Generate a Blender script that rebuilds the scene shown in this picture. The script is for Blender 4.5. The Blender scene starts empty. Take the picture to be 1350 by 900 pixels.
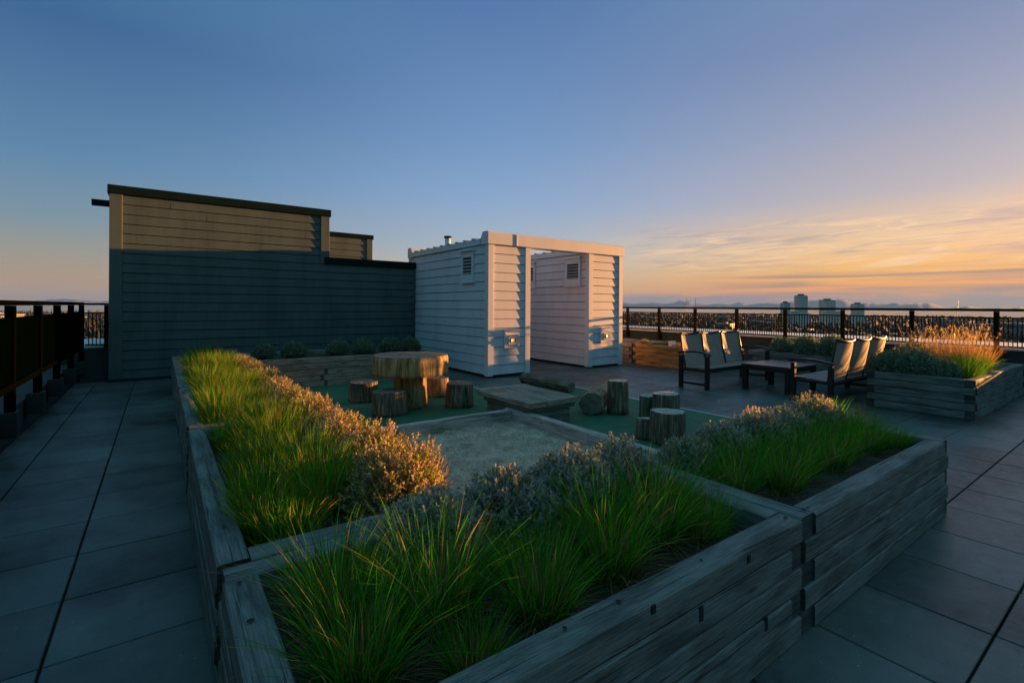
import bpy, math, random
import numpy as np
from mathutils import Vector, Matrix, noise as mnoise
random.seed(7)
PI = math.pi
S = bpy.context.scene
COL = S.collection
R = random.uniform

# ------------------------------------------------------------------ mesh helper
class MB:
    """collects geometry that ends up as ONE mesh object"""
    def __init__(self):
        self.v = []; self.f = []; self.uv = []; self.mi = []; self.sm = []; self.col = []; self.end_mi = 0
    def face(self, idx, uvs=None, mi=0, smooth=False):
        self.f.append(tuple(idx)); self.mi.append(mi); self.sm.append(smooth)
        self.uv.extend(uvs if uvs else [(0.0, 0.0)] * len(idx))
    def vert(self, p):
        self.v.append(tuple(p)); return len(self.v) - 1
    def quad(self, a, b, c, d, mi=0, smooth=False, uvs=None):
        n = len(self.v); self.v += [tuple(a), tuple(b), tuple(c), tuple(d)]
        self.face((n, n+1, n+2, n+3), uvs or [(0, 0), (1, 0), (1, 1), (0, 1)], mi, smooth)
    def box(self, x0, x1, y0, y1, z0, z1, mi=0):
        n = len(self.v)
        self.v += [(x0,y0,z0),(x1,y0,z0),(x1,y1,z0),(x0,y1,z0),(x0,y0,z1),(x1,y0,z1),(x1,y1,z1),(x0,y1,z1)]
        dx, dy, dz = x1-x0, y1-y0, z1-z0
        o = R(0, 50)
        for q, (w, h) in (((0,3,2,1),(dy,dx)),((4,5,6,7),(dx,dy)),((0,1,5,4),(dx,dz)),((1,2,6,5),(dy,dz)),((2,3,7,6),(dx,dz)),((3,0,4,7),(dy,dz))):
            self.face([n+i for i in q], [(o,o),(o+w,o),(o+w,o+h),(o,o+h)], mi)
    def cbox(self, x0, x1, y0, y1, z0, z1, c=0.004, mi=0):
        """box along its longest axis with small chamfers"""
        d = (x1-x0, y1-y0, z1-z0); a = d.index(max(d))
        if a == 0: self.beam((x0,(y0+y1)/2,(z0+z1)/2),(x1,(y0+y1)/2,(z0+z1)/2),d[1],d[2],c,mi=mi,wob=0)
        elif a == 1: self.beam(((x0+x1)/2,y0,(z0+z1)/2),((x0+x1)/2,y1,(z0+z1)/2),d[0],d[2],c,mi=mi,wob=0)
        else: self.beam(((x0+x1)/2,(y0+y1)/2,z0),((x0+x1)/2,(y0+y1)/2,z1),d[0],d[1],c,mi=mi,wob=0)
    def beam(self, p0, p1, w, h, c=0.006, mi=0, wob=0.0012, seg=None, up=(0,0,1)):
        """chamfered timber from p0 to p1, slightly uneven, uv: u along the grain"""
        p0 = Vector(p0); p1 = Vector(p1); ax = p1 - p0; L = ax.length; ax.normalize()
        upv = Vector(up)
        if abs(ax.dot(upv)) > 0.95: upv = Vector((0,1,0))
        sd = ax.cross(upv).normalized(); upv = sd.cross(ax).normalized()
        hw, hh = w/2, h/2
        prof = [(-hw+c,-hh),(hw-c,-hh),(hw,-hh+c),(hw,hh-c),(hw-c,hh),(-hw+c,hh),(-hw,hh-c),(-hw,-hh+c)]
        per = [0]
        for i in range(8):
            a = prof[i]; b = prof[(i+1) % 8]; per.append(per[-1] + math.hypot(a[0]-b[0], a[1]-b[1]))
        ns = seg or (max(1, int(L/0.14)) if wob else 1)
        o = R(0, 90); o2 = R(0, 90)
        rings = []
        for s in range(ns+1):
            t = s/ns; ring = []
            for (a, b) in prof:
                q = p0 + ax*(L*t) + sd*(a + (R(-wob, wob) if wob else 0)) + upv*(b + (R(-wob, wob) if wob else 0))
                ring.append(self.vert(q))
            rings.append(ring)
        for s in range(ns):
            u0 = o + L*s/ns; u1 = o + L*(s+1)/ns
            for i in range(8):
                j = (i+1) % 8
                self.face((rings[s][i], rings[s+1][i], rings[s+1][j], rings[s][j]),
                          [(u0, o2+per[i]), (u1, o2+per[i]), (u1, o2+per[i+1]), (u0, o2+per[i+1])], mi)
        e = [(o + a*.5, o2 + b) for a, b in prof]
        self.face(rings[0], e, self.end_mi if self.end_mi else mi); self.face(rings[-1][::-1], e[::-1], self.end_mi if self.end_mi else mi)
    def tube(self, pts, r, n=8, mi=0, cap=True):
        pts = [Vector(p) for p in pts]; rings = []
        for i, p in enumerate(pts):
            t = (pts[min(i+1, len(pts)-1)] - pts[max(i-1, 0)]).normalized()
            a = t.cross(Vector((0,0,1)));
            if a.length < 1e-3: a = t.cross(Vector((0,1,0)))
            a.normalize(); b = t.cross(a)
            rr = r[i] if isinstance(r, (list, tuple)) else r
            rings.append([self.vert(p + a*(rr*math.cos(2*PI*k/n)) + b*(rr*math.sin(2*PI*k/n))) for k in range(n)])
        for i in range(len(pts)-1):
            for k in range(n):
                j = (k+1) % n
                self.face((rings[i][k], rings[i+1][k], rings[i+1][j], rings[i][j]), None, mi, True)
        if cap:
            self.face(rings[0], None, mi); self.face(rings[-1][::-1], None, mi)
    def build(self, name, mats, parent=None, loc=None):
        me = bpy.data.meshes.new(name)
        me.from_pydata(self.v, [], self.f)
        uvl = me.uv_layers.new(name='UVMap')
        uvl.data.foreach_set('uv', np.array(self.uv, dtype=np.float32).ravel())
        me.polygons.foreach_set('material_index', self.mi)
        me.polygons.foreach_set('use_smooth', self.sm)
        if self.col:
            at = me.color_attributes.new('tint', 'FLOAT_COLOR', 'POINT')
            at.data.foreach_set('color', np.array(self.col, dtype=np.float32).ravel())
        for m in (mats if isinstance(mats, (list, tuple)) else [mats]): me.materials.append(m)
        me.update()
        o = bpy.data.objects.new(name, me); COL.objects.link(o)
        if parent: o.parent = parent
        if loc: o.location = loc
        return o

def tag(o, label=None, cat=None, group=None, kind=None):
    if label: o['label'] = label
    if cat: o['category'] = cat
    if group: o['group'] = group
    if kind: o['kind'] = kind
    return o
def thing(name, label, cat, loc=(0,0,0), rz=0, group=None):
    o = bpy.data.objects.new(name, None); COL.objects.link(o)
    o.location = loc; o.rotation_euler = (0,0,rz); o.empty_display_size = .1
    return tag(o, label, cat, group)
def copy_tree(o, parent=None):
    c = o.copy(); COL.objects.link(c)
    if parent: c.parent = parent
    for ch in list(o.children): copy_tree(ch, c)
    return c
def off(o, d):
    """shift a freshly built child so its mesh keeps world coordinates under a thing placed at d"""
    o.location = (-d[0], -d[1], -d[2]); return o

# ------------------------------------------------------------------ materials
def new_mat(name):
    m = bpy.data.materials.new(name); m.use_nodes = True
    nt = m.node_tree; nt.nodes.clear()
    out = nt.nodes.new('ShaderNodeOutputMaterial')
    b = nt.nodes.new('ShaderNodeBsdfPrincipled'); nt.links.new(b.outputs[0], out.inputs[0])
    return m, nt, b
def N(nt, t, **kw):
    n = nt.nodes.new(t)
    for k, v in kw.items():
        if k.startswith('i_'): n.inputs[k[2:].replace('_', ' ')].default_value = v
        else: setattr(n, k, v)
    return n
def ramp(nt, fac, stops, interp='LINEAR'):
    r = nt.nodes.new('ShaderNodeValToRGB'); r.color_ramp.interpolation = interp
    e = r.color_ramp.elements
    while len(e) < len(stops): e.new(.5)
    for i, (p, c) in enumerate(stops):
        e[i].position = p; e[i].color = tuple(c) + ((1,) if len(c) == 3 else ())
    nt.links.new(fac, r.inputs[0]); return r
def mixc(nt, fac, a, b, mode='MIX'):
    m = nt.nodes.new('ShaderNodeMix'); m.data_type = 'RGBA'; m.blend_type = mode
    if isinstance(fac, (int, float)): m.inputs[0].default_value = fac
    else: nt.links.new(fac, m.inputs[0])
    for s, i in ((a, 6), (b, 7)):
        if isinstance(s, (tuple, list)): m.inputs[i].default_value = tuple(s) + ((1,) if len(s) == 3 else ())
        else: nt.links.new(s, m.inputs[i])
    return m.outputs[2]
def mathn(nt, op, a, b=None, c=None, clamp=False):
    m = nt.nodes.new('ShaderNodeMath'); m.operation = op; m.use_clamp = clamp
    for i, s in enumerate((a, b, c)):
        if s is None: continue
        if isinstance(s, (int, float)): m.inputs[i].default_value = s
        else: nt.links.new(s, m.inputs[i])
    return m.outputs[0]
def mapping(nt, src, scale=(1,1,1), loc=(0,0,0)):
    m = nt.nodes.new('ShaderNodeMapping'); m.inputs['Scale'].default_value = scale; m.inputs['Location'].default_value = loc
    nt.links.new(src, m.inputs[0]); return m.outputs[0]
def noise(nt, vec, scale=5, detail=4, rough=.55, dist=0):
    n = nt.nodes.new('ShaderNodeTexNoise'); n.inputs['Scale'].default_value = scale
    n.inputs['Detail'].default_value = detail; n.inputs['Roughness'].default_value = rough; n.inputs['Distortion'].default_value = dist
    if vec: nt.links.new(vec, n.inputs['Vector'])
    return n.outputs[0]
def bump(nt, b, h, strength=.3, dist=.01):
    n = nt.nodes.new('ShaderNodeBump'); n.inputs['Strength'].default_value = strength; n.inputs['Distance'].default_value = dist
    nt.links.new(h, n.inputs['Height']); nt.links.new(n.outputs[0], b.inputs['Normal'])
def tc(nt, what='Object'):
    t = nt.nodes.new('ShaderNodeTexCoord'); return t.outputs[what]

def wood(name, c_dark, c_mid, c_light, rough=.75, streak=1.0):
    m, nt, b = new_mat(name)
    uv = tc(nt, 'UV')
    g1 = noise(nt, mapping(nt, uv, (2.2, 60, 1)), 2.2, 8, .72, .3)
    g2 = noise(nt, mapping(nt, uv, (4, 150, 1)), 2, 3, .6)
    bl = noise(nt, mapping(nt, uv, (1.3, 6, 1)), 1.6, 4, .6)
    g = mathn(nt, 'ADD', mathn(nt, 'MULTIPLY', g1, .65), mathn(nt, 'MULTIPLY', g2, .35))
    col = ramp(nt, g, [(.36, c_dark), (.49, c_mid), (.62, c_light)])
    blot = ramp(nt, bl, [(.34, (.45, .45, .42)), (.55, (1, 1, 1)), (.75, (1.12, 1.1, 1.06))])
    c2 = mixc(nt, 1.0, col.outputs[0], blot.outputs[0], 'MULTIPLY')
    # open cracks along the grain and knots
    cr = noise(nt, mapping(nt, uv, (.8, 40, 1), (7, 3, 0)), 1.4, 5, .6, .6)
    crm = ramp(nt, cr, [(.59, (0,0,0)), (.61, (1,1,1))])
    vor = nt.nodes.new('ShaderNodeTexVoronoi'); vor.inputs['Scale'].default_value = 1.0
    nt.links.new(mapping(nt, uv, (2.1, 7.5, 1)), vor.inputs['Vector'])
    kn = ramp(nt, vor.outputs['Distance'], [(.06, (1,1,1)), (.12, (0,0,0))])
    dk = mathn(nt, 'MAXIMUM', mathn(nt, 'MULTIPLY', crm.outputs[0], .8 * streak), mathn(nt, 'MULTIPLY', kn.outputs[0], .7))
    c3 = mixc(nt, dk, c2, tuple(x * .3 for x in c_dark))
    nt.links.new(c3, b.inputs['Base Color'])
    b.inputs['Roughness'].default_value = rough
    b.inputs['Specular IOR Level'].default_value = .35
    hh = mathn(nt, 'SUBTRACT', g, mathn(nt, 'MULTIPLY', dk, .9))
    bump(nt, b, hh, .4, .004)
    return m
M = {}
M['wood'] = wood('weathered_wood', (.075, .080, .077), (.150, .155, .15), (.25, .248, .24))
M['wood_brown'] = wood('brown_weathered_wood', (.085, .068, .05), (.26, .22, .18), (.40, .35, .29))
M['wood_light'] = wood('pale_weathered_wood', (.17, .16, .15), (.40, .37, .35), (.56, .53, .50))
M['endgrain'] = wood('dark_end_grain', (.02, .022, .022), (.05, .055, .052), (.09, .095, .09))
M['cedar'] = wood('fresh_cedar', (.22, .10, .03), (.44, .21, .07), (.58, .31, .12))
def barkmat(name, a, b_, c, ys=.35):
    m, nt, b = new_mat(name)
    uv = tc(nt, 'UV')
    g = noise(nt, mapping(nt, uv, (26, 1.6, 1)), 1.6, 6, .65, .5)
    g2 = noise(nt, mapping(nt, uv, (7, 2.2, 1), (3, 9, 0)), 1.3, 4, .6)
    col = ramp(nt, g, [(.32, a), (.5, b_), (.68, c)])
    st = ramp(nt, g2, [(.36, (.42, .40, .36)), (.56, (1, 1, 1))])
    c2 = mixc(nt, 1.0, col.outputs[0], st.outputs[0], 'MULTIPLY')
    moss = noise(nt, mapping(nt, uv, (3, 3, 1), (5, 1, 0)), 1.7, 3)
    mm = ramp(nt, moss, [(.55, (0,0,0)), (.7, (1,1,1))])
    c3 = mixc(nt, mathn(nt, 'MULTIPLY', mm.outputs[0], .4), c2, (.11, .13, .05))
    nt.links.new(c3, b.inputs['Base Color']); b.inputs['Roughness'].default_value = .85
    bump(nt, b, g, .9, .012); return m
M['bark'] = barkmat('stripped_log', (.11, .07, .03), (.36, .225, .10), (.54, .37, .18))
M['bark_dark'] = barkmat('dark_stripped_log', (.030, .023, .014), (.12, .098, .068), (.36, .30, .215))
def cutmat(name, base, dark):
    m, nt, b = new_mat(name)
    uv = tc(nt, 'UV')
    ln = nt.nodes.new('ShaderNodeVectorMath'); ln.operation = 'LENGTH'; nt.links.new(uv, ln.inputs[0])
    w = noise(nt, uv, 6, 3)
    r = mathn(nt, 'SINE', mathn(nt, 'ADD', mathn(nt, 'MULTIPLY', ln.outputs['Value'], 230), mathn(nt, 'MULTIPLY', w, 9)))
    col = ramp(nt, mathn(nt, 'ADD', mathn(nt, 'MULTIPLY', r, .22), noise(nt, uv, 11, 5)), [(.25, dark), (.75, base)])
    sp = nt.nodes.new('ShaderNodeSeparateXYZ'); nt.links.new(uv, sp.inputs[0])
    an = mathn(nt, 'ARCTAN2', sp.outputs[1], sp.outputs[0]); cb = nt.nodes.new('ShaderNodeCombineXYZ')
    nt.links.new(mathn(nt, 'MULTIPLY', an, 3.2), cb.inputs[0]); nt.links.new(mathn(nt, 'MULTIPLY', ln.outputs['Value'], 2.0), cb.inputs[1])
    cr = ramp(nt, noise(nt, cb.outputs[0], 2.6, 3, .6, .3), [(.60, (0,0,0)), (.64, (1,1,1))])
    nt.links.new(mixc(nt, mathn(nt, 'MULTIPLY', cr.outputs[0], .8), col.outputs[0], tuple(x*.25 for x in dark)), b.inputs['Base Color']); b.inputs['Roughness'].default_value = .8
    bump(nt, b, noise(nt, uv, 40, 4), .4, .004); return m
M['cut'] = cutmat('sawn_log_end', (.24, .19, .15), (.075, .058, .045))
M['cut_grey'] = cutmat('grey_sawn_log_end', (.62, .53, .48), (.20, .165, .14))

def paint(name, c, rough=.5, var=.12, spec=.5):
    m, nt, b = new_mat(name)
    ob = tc(nt)
    n1 = noise(nt, mapping(nt, ob, (1, 1, .35)), 1.6, 5, .6)
    n2 = noise(nt, mapping(nt, ob, (9, 9, .6)), 2, 4, .6)
    f = mathn(nt, 'ADD', mathn(nt, 'MULTIPLY', n1, .75), mathn(nt, 'MULTIPLY', n2, .25))
    b.inputs['Specular IOR Level'].default_value = spec
    col = ramp(nt, f, [(.32, tuple(x * (1 - var*1.6) for x in c)), (.55, c), (.8, tuple(min(1, x * (1 + var*.5)) for x in c))])
    nt.links.new(col.outputs[0], b.inputs['Base Color']); b.inputs['Roughness'].default_value = rough
    bump(nt, b, noise(nt, mapping(nt, ob, (30, 30, 200)), 1, 3), .12, .002)
    if spec == 0:
        d = nt.nodes.new('ShaderNodeBsdfDiffuse'); nt.links.new(col.outputs[0], d.inputs[0])
        nt.links.new(d.outputs[0], [n for n in nt.nodes if n.type == 'OUTPUT_MATERIAL'][0].inputs[0])
    return m
M['white'] = paint('white_siding_paint', (.63, .60, .68), .55, .10, .3)
M['white_trim'] = paint('white_trim_paint', (.66, .63, .70), .5, .06, .3)
M['teal'] = paint('slate_teal_siding_paint', (.090, .117, .117), .6, .18, .1)
M['coping'] = paint('dark_metal_coping', (.010, .020, .020), .6, .1, 0)
M['black'] = paint('black_powder_coat', (.012, .012, .013), .45, .1, .35)
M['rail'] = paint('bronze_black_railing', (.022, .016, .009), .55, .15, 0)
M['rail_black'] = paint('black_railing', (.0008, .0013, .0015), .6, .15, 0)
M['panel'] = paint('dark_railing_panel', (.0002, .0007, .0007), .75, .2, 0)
M['parapet'] = paint('dark_parapet_wall', (.035, .045, .045), .8, .2, .2)
M['membrane'] = paint('pale_roof_ledge', (.85, .83, .83), .6, .1)
M['void'] = paint('dark_void', (.01, .01, .011), .8, .1)
M['table'] = paint('black_table_top', (.035, .035, .037), .3, .1)
M['louver'] = paint('vent_grey', (.30, .30, .30), .6, .1)

def fabric():
    m, nt, b = new_mat('grey_sling_fabric')
    uv = tc(nt, 'UV')
    w = nt.nodes.new('ShaderNodeTexWave'); w.inputs['Scale'].default_value = 90; w.wave_type = 'BANDS'; w.bands_direction = 'X'
    nt.links.new(uv, w.inputs['Vector'])
    n1 = noise(nt, uv, 5, 4)
    col = ramp(nt, mathn(nt, 'ADD', mathn(nt, 'MULTIPLY', w.outputs[1], .25), mathn(nt, 'MULTIPLY', n1, .75)), [(.25, (.24, .178, .165)), (.75, (.36, .268, .235))])
    nt.links.new(col.outputs[0], b.inputs['Base Color']); b.inputs['Roughness'].default_value = .75
    tr = nt.nodes.new('ShaderNodeBsdfTranslucent'); tr.inputs[0].default_value = (.45, .38, .28, 1)
    mx = nt.nodes.new('ShaderNodeMixShader'); mx.inputs[0].default_value = .08
    nt.links.new(b.outputs[0], mx.inputs[1]); nt.links.new(tr.outputs[0], mx.inputs[2])
    out = [n for n in nt.nodes if n.type == 'OUTPUT_MATERIAL'][0]; nt.links.new(mx.outputs[0], out.inputs[0])
    return m
M['fabric'] = fabric()

def tiles():
    m, nt, b = new_mat('concrete_paver')
    ob = tc(nt)
    at = nt.nodes.new('ShaderNodeAttribute'); at.attribute_name = 'tint'
    n1 = noise(nt, ob, 1.1, 6, .6); n2 = noise(nt, ob, 14, 5, .65); n3 = noise(nt, ob, 160, 2, .5)
    f = mathn(nt, 'ADD', mathn(nt, 'ADD', mathn(nt, 'MULTIPLY', n1, .45), mathn(nt, 'MULTIPLY', n2, .35)), mathn(nt, 'MULTIPLY', n3, .2))
    col = ramp(nt, f, [(.33, (.050, .066, .066)), (.5, (.080, .095, .094)), (.68, (.120, .133, .131))])
    c2 = mixc(nt, 1.0, col.outputs[0], at.outputs[0], 'MULTIPLY')
    spot = noise(nt, mapping(nt, ob, (1,1,1), (4, 2, 0)), 55, 2, .4)
    sm = ramp(nt, spot, [(.735, (0,0,0)), (.76, (1,1,1))])
    c3 = mixc(nt, mathn(nt, 'MULTIPLY', sm.outputs[0], .6), c2, (.3, .31, .3))
    stn = noise(nt, mapping(nt, ob, (1,1,1), (11, 6, 0)), .8, 5, .65)
    stm = ramp(nt, stn, [(.40, (1.25, 1.24, 1.22)), (.50, (.95,.95,.95)), (.60, (.45, .46, .45))])
    c4 = mixc(nt, 1.0, c3, stm.outputs[0], 'MULTIPLY')
    nt.links.new(c4, b.inputs['Base Color'])
    b.inputs['Specular IOR Level'].default_value = .4
    rr = ramp(nt, n2, [(.3, (.30,)*3), (.7, (.50,)*3)]); nt.links.new(rr.outputs[0], b.inputs['Roughness'])
    bump(nt, b, mathn(nt, 'ADD', n2, n3), .25, .003); return m
M['tile'] = tiles()
def simple_noise(name, a, b_, scale=20, rough=.9, bs=.4, bd=.01, detail=5, coord='Object'):
    m, nt, b = new_mat(name)
    ob = tc(nt, coord)
    n1 = noise(nt, ob, scale, detail, .65); n2 = noise(nt, ob, scale*.12, 3)
    f = mathn(nt, 'ADD', mathn(nt, 'MULTIPLY', n1, .6), mathn(nt, 'MULTIPLY', n2, .4))
    col = ramp(nt, f, [(.32, a), (.68, b_)])
    nt.links.new(col.outputs[0], b.inputs['Base Color']); b.inputs['Roughness'].default_value = rough
    bump(nt, b, n1, bs, bd); return m
M['rubber'] = simple_noise('green_rubber_mat', (.008, .080, .036), (.020, .140, .070), 60, .75, .5, .004)
M['sand'] = simple_noise('grey_sand', (.14, .10, .072), (.80, .60, .44), 44, .95, .9, .02)
M['pebble'] = simple_noise('pebbles', (.15, .14, .13), (.5, .47, .42), 9, .9)
M['soil'] = simple_noise('dark_soil', (.014, .011, .008), (.075, .055, .04), 30, .95, .8, .02)
M['edge'] = paint('pale_edging', (.5, .5, .5), .5, .1)
M['ground_dark'] = paint('joint_dark', (.025, .028, .027), .95, .1)

def leafmat(name, transl=.45, rough=.55):
    m, nt, b = new_mat(name)
    at = nt.nodes.new('ShaderNodeAttribute'); at.attribute_name = 'tint'
    nt.links.new(at.outputs[0], b.inputs['Base Color']); b.inputs['Roughness'].default_value = rough
    b.inputs['Specular IOR Level'].default_value = .3
    tr = nt.nodes.new('ShaderNodeBsdfTranslucent'); nt.links.new(mixc(nt, 1.0, at.outputs[0], (1.25, 1.2, .7), 'MULTIPLY'), tr.inputs[0])
    mx = nt.nodes.new('ShaderNodeMixShader'); mx.inputs[0].default_value = transl
    nt.links.new(b.outputs[0], mx.inputs[1]); nt.links.new(tr.outputs[0], mx.inputs[2])
    out = [n for n in nt.nodes if n.type == 'OUTPUT_MATERIAL'][0]; nt.links.new(mx.outputs[0], out.inputs[0])
    return m
M['grass'] = leafmat('grass_blades', .58)
M['leaf'] = leafmat('shrub_leaves', .3, .7)

# ------------------------------------------------------------------ camera
cam = bpy.data.cameras.new('camera'); co = bpy.data.objects.new('camera', cam); COL.objects.link(co)
CAMH = 1.62
co.matrix_world = Matrix.Translation((0,0,CAMH)) @ Matrix.Rotation(math.radians(-35.9),4,'Z') @ Matrix.Rotation(math.radians(90),4,'X') @ Matrix.Rotation(math.radians(.33),4,'Z')
cam.sensor_width = 36; cam.lens = 36*641/1350; cam.shift_y = -46/1350
cam.clip_start = .05; cam.clip_end = 200000
S.camera = co

# ------------------------------------------------------------------ light
SUN_EL = 3.7; SUN_OFF = 7.2          # elevation; degrees from +X towards -Y
el = math.radians(SUN_EL); az = math.radians(SUN_OFF)
sd = Vector((math.cos(az)*math.cos(el), -math.sin(az)*math.cos(el), math.sin(el)))
sl = bpy.data.lights.new('sun', 'SUN'); sl.energy = 5.0; sl.color = (1.0, .44, .11); sl.angle = math.radians(.5)
so = bpy.data.objects.new('sun', sl); COL.objects.link(so)
so.rotation_euler = sd.to_track_quat('Z', 'Y').to_euler()
S.view_settings.view_transform = 'Standard'; S.view_settings.look = 'None'
S.view_settings.exposure = 2.2; S.view_settings.gamma = 1; S.view_settings.use_curve_mapping = False

world = bpy.data.worlds.new('World'); S.world = world; world.use_nodes = True
def build_world():
    nt = world.node_tree; nt.nodes.clear()
    out = nt.nodes.new('ShaderNodeOutputWorld')
    sky = nt.nodes.new('ShaderNodeTexSky'); sky.sky_type = 'NISHITA'; sky.sun_disc = False
    sky.sun_elevation = el; sky.sun_rotation = math.radians(90 + SUN_OFF)
    sky.altitude = 60; sky.air_density = 1.0; sky.dust_density = 1.2; sky.ozone_density = 2.2
    bg = nt.nodes.new('ShaderNodeBackground'); bg.inputs[1].default_value = .05
    # soften the aureole: thin cloud veils the sun
    comp = nt.nodes.new('ShaderNodeMix'); comp.data_type = 'RGBA'; comp.blend_type = 'DARKEN'; comp.inputs[0].default_value = 1
    nt.links.new(sky.outputs[0], comp.inputs[6]); comp.inputs[7].default_value = (7, 5, 3.5, 1)
    nt.links.new(comp.outputs[2], bg.inputs[0])
    # evening air, veils and cloud bands as colours of the sky by direction
    d = tc(nt, 'Generated'); sep = nt.nodes.new('ShaderNodeSeparateXYZ'); nt.links.new(d, sep.inputs[0])
    X, Y, Z = sep.outputs
    zc = mathn(nt, 'MAXIMUM', Z, 0.0)
    hl = mathn(nt, 'SQRT', mathn(nt, 'ADD', mathn(nt, 'MULTIPLY', X, X), mathn(nt, 'MULTIPLY', Y, Y)))
    dot = mathn(nt, 'DIVIDE', mathn(nt, 'ADD', mathn(nt, 'MULTIPLY', X, math.cos(az)), mathn(nt, 'MULTIPLY', Y, -math.sin(az))), mathn(nt, 'MAXIMUM', hl, 1e-4))
    delta = mathn(nt, 'MULTIPLY', mathn(nt, 'ARCCOSINE', mathn(nt, 'MINIMUM', mathn(nt, 'MAXIMUM', dot, -1), 1)), 180/PI)
    def L(r, g, b):
        f = lambda c: (c/255/12.92 if c/255 <= .04045 else ((c/255+.055)/1.055)**2.4)
        k = 2**-2.1
        return (f(r)*k, f(g)*k, f(b)*k)
    A = ramp(nt, zc, [(0, L(176,142,122)), (.025, L(190,148,112)), (.075, L(156,148,136)), (.13, L(118,142,158)), (.22, L(86,130,168)), (.40, L(52,97,146)), (.7, L(76,146,172)), (1, L(100,158,182))])
    B = ramp(nt, zc, [(0, L(200,150,120)), (.03, L(218,172,132)), (.08, L(196,188,176)), (.13, L(166,180,196)), (.21, L(138,167,206)), (.32, L(114,150,195)), (.53, L(82,118,171)), (.75, L(82,144,176)), (1, L(100,158,182))])
    Cc = ramp(nt, zc, [(0, L(180,124,108)), (.03, L(255,150,46)), (.065, L(255,178,66)), (.105, L(246,194,138)), (.19, L(182,170,178)), (.30, L(150,155,180)), (.42, L(120,136,174)), (.7, L(86,142,176)), (1, L(100,158,182))])
    mr = nt.nodes.new('ShaderNodeMapRange'); mr.interpolation_type = 'SMOOTHSTEP'; mr.inputs[1].default_value = 20; mr.inputs[2].default_value = 66; nt.links.new(delta, mr.inputs[0])
    mr2 = nt.nodes.new('ShaderNodeMapRange'); mr2.interpolation_type = 'SMOOTHSTEP'; mr2.inputs[1].default_value = 60; mr2.inputs[2].default_value = 108; nt.links.new(delta, mr2.inputs[0])
    base = mixc(nt, mr2.outputs[0], mixc(nt, mr.outputs[0], Cc.outputs[0], B.outputs[0]), A.outputs[0])
    D = ramp(nt, zc, [(0, L(34,84,92)), (.12, L(34,104,118)), (.35, L(46,134,148)), (.7, L(84,150,172)), (1, L(100,158,182))])  # sky behind the view, out of sight, made teal to tint the shade
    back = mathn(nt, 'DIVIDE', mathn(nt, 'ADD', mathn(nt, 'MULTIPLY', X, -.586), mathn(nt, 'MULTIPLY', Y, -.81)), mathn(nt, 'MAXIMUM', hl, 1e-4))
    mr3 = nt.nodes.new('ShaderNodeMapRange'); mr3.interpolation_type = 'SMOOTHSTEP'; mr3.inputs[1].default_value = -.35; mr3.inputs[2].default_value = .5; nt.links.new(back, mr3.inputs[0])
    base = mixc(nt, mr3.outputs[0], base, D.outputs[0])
    # cloud coordinates: degrees of azimuth / elevation
    azd = mathn(nt, 'MULTIPLY', mathn(nt, 'ARCTAN2', X, Y), 180/PI)
    eld = mathn(nt, 'MULTIPLY', mathn(nt, 'ARCSINE', Z), 180/PI)
    def vec(ax, ay, sl, o):
        c = nt.nodes.new('ShaderNodeCombineXYZ')
        nt.links.new(mathn(nt, 'MULTIPLY', azd, ax), c.inputs[0])
        nt.links.new(mathn(nt, 'MULTIPLY', mathn(nt, 'ADD', eld, mathn(nt, 'MULTIPLY', azd, sl)), ay), c.inputs[1])
        c.inputs[2].default_value = o; return c.outputs[0]
    def win(v, a, b, c, dd):
        m1 = nt.nodes.new('ShaderNodeMapRange'); m1.interpolation_type = 'SMOOTHSTEP'; m1.inputs[1].default_value = a; m1.inputs[2].default_value = b; nt.links.new(v, m1.inputs[0])
        m2 = nt.nodes.new('ShaderNodeMapRange'); m2.interpolation_type = 'SMOOTHSTEP'; m2.inputs[1].default_value = c; m2.inputs[2].default_value = dd; m2.inputs[3].default_value = 1; m2.inputs[4].default_value = 0; nt.links.new(v, m2.inputs[0])
        return mathn(nt, 'MULTIPLY', m1.outputs[0], m2.outputs[0])
    c1 = ramp(nt, noise(nt, vec(.10, 1.0, -.06, 1.3), 1.0, 9, .68, 1.6), [(.50, (0,0,0)), (.62, (1,1,1))])
    f1 = mathn(nt, 'MULTIPLY', c1.outputs[0], mathn(nt, 'MULTIPLY', win(eld, 3.0, 5, 7.2, 9.8), win(azd, 44, 60, 130, 160)))
    base = mixc(nt, mathn(nt, 'MULTIPLY', f1, 1.0), base, L(255, 208, 158))
    c1b = ramp(nt, noise(nt, vec(.12, 1.6, -.03, 6.1), 1.0, 8, .64, .9), [(.48, (0,0,0)), (.66, (1,1,1))])
    f1b = mathn(nt, 'MULTIPLY', c1b.outputs[0], mathn(nt, 'MULTIPLY', win(eld, 3, 5, 7.5, 9.5), win(azd, 44, 52, 130, 160)))
    base = mixc(nt, mathn(nt, 'MULTIPLY', f1b, .75), base, L(172, 148, 150))
    c2 = ramp(nt, noise(nt, vec(.05, 1.5, 0, 4.7), 1.0, 6, .6, .5), [(.42, (0,0,0)), (.58, (1,1,1))])
    f2 = mathn(nt, 'MULTIPLY', c2.outputs[0], mathn(nt, 'MULTIPLY', win(eld, .9, 1.6, 3.1, 4.1), win(azd, 54, 68, 130, 160)))
    base = mixc(nt, mathn(nt, 'MULTIPLY', f2, .95), base, L(158, 118, 112))
    c3 = ramp(nt, noise(nt, vec(.22, 1.5, 0, 9.2), 1.0, 7, .64, .4), [(.40, (0,0,0)), (.50, (1,1,1))])
    f3 = mathn(nt, 'MULTIPLY', c3.outputs[0], mathn(nt, 'MULTIPLY', win(eld, .2, .5, 1.0, 1.8), win(azd, 44, 52, 130, 160)))
    base = mixc(nt, mathn(nt, 'MULTIPLY', f3, .8), base, L(132, 124, 144))
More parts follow.
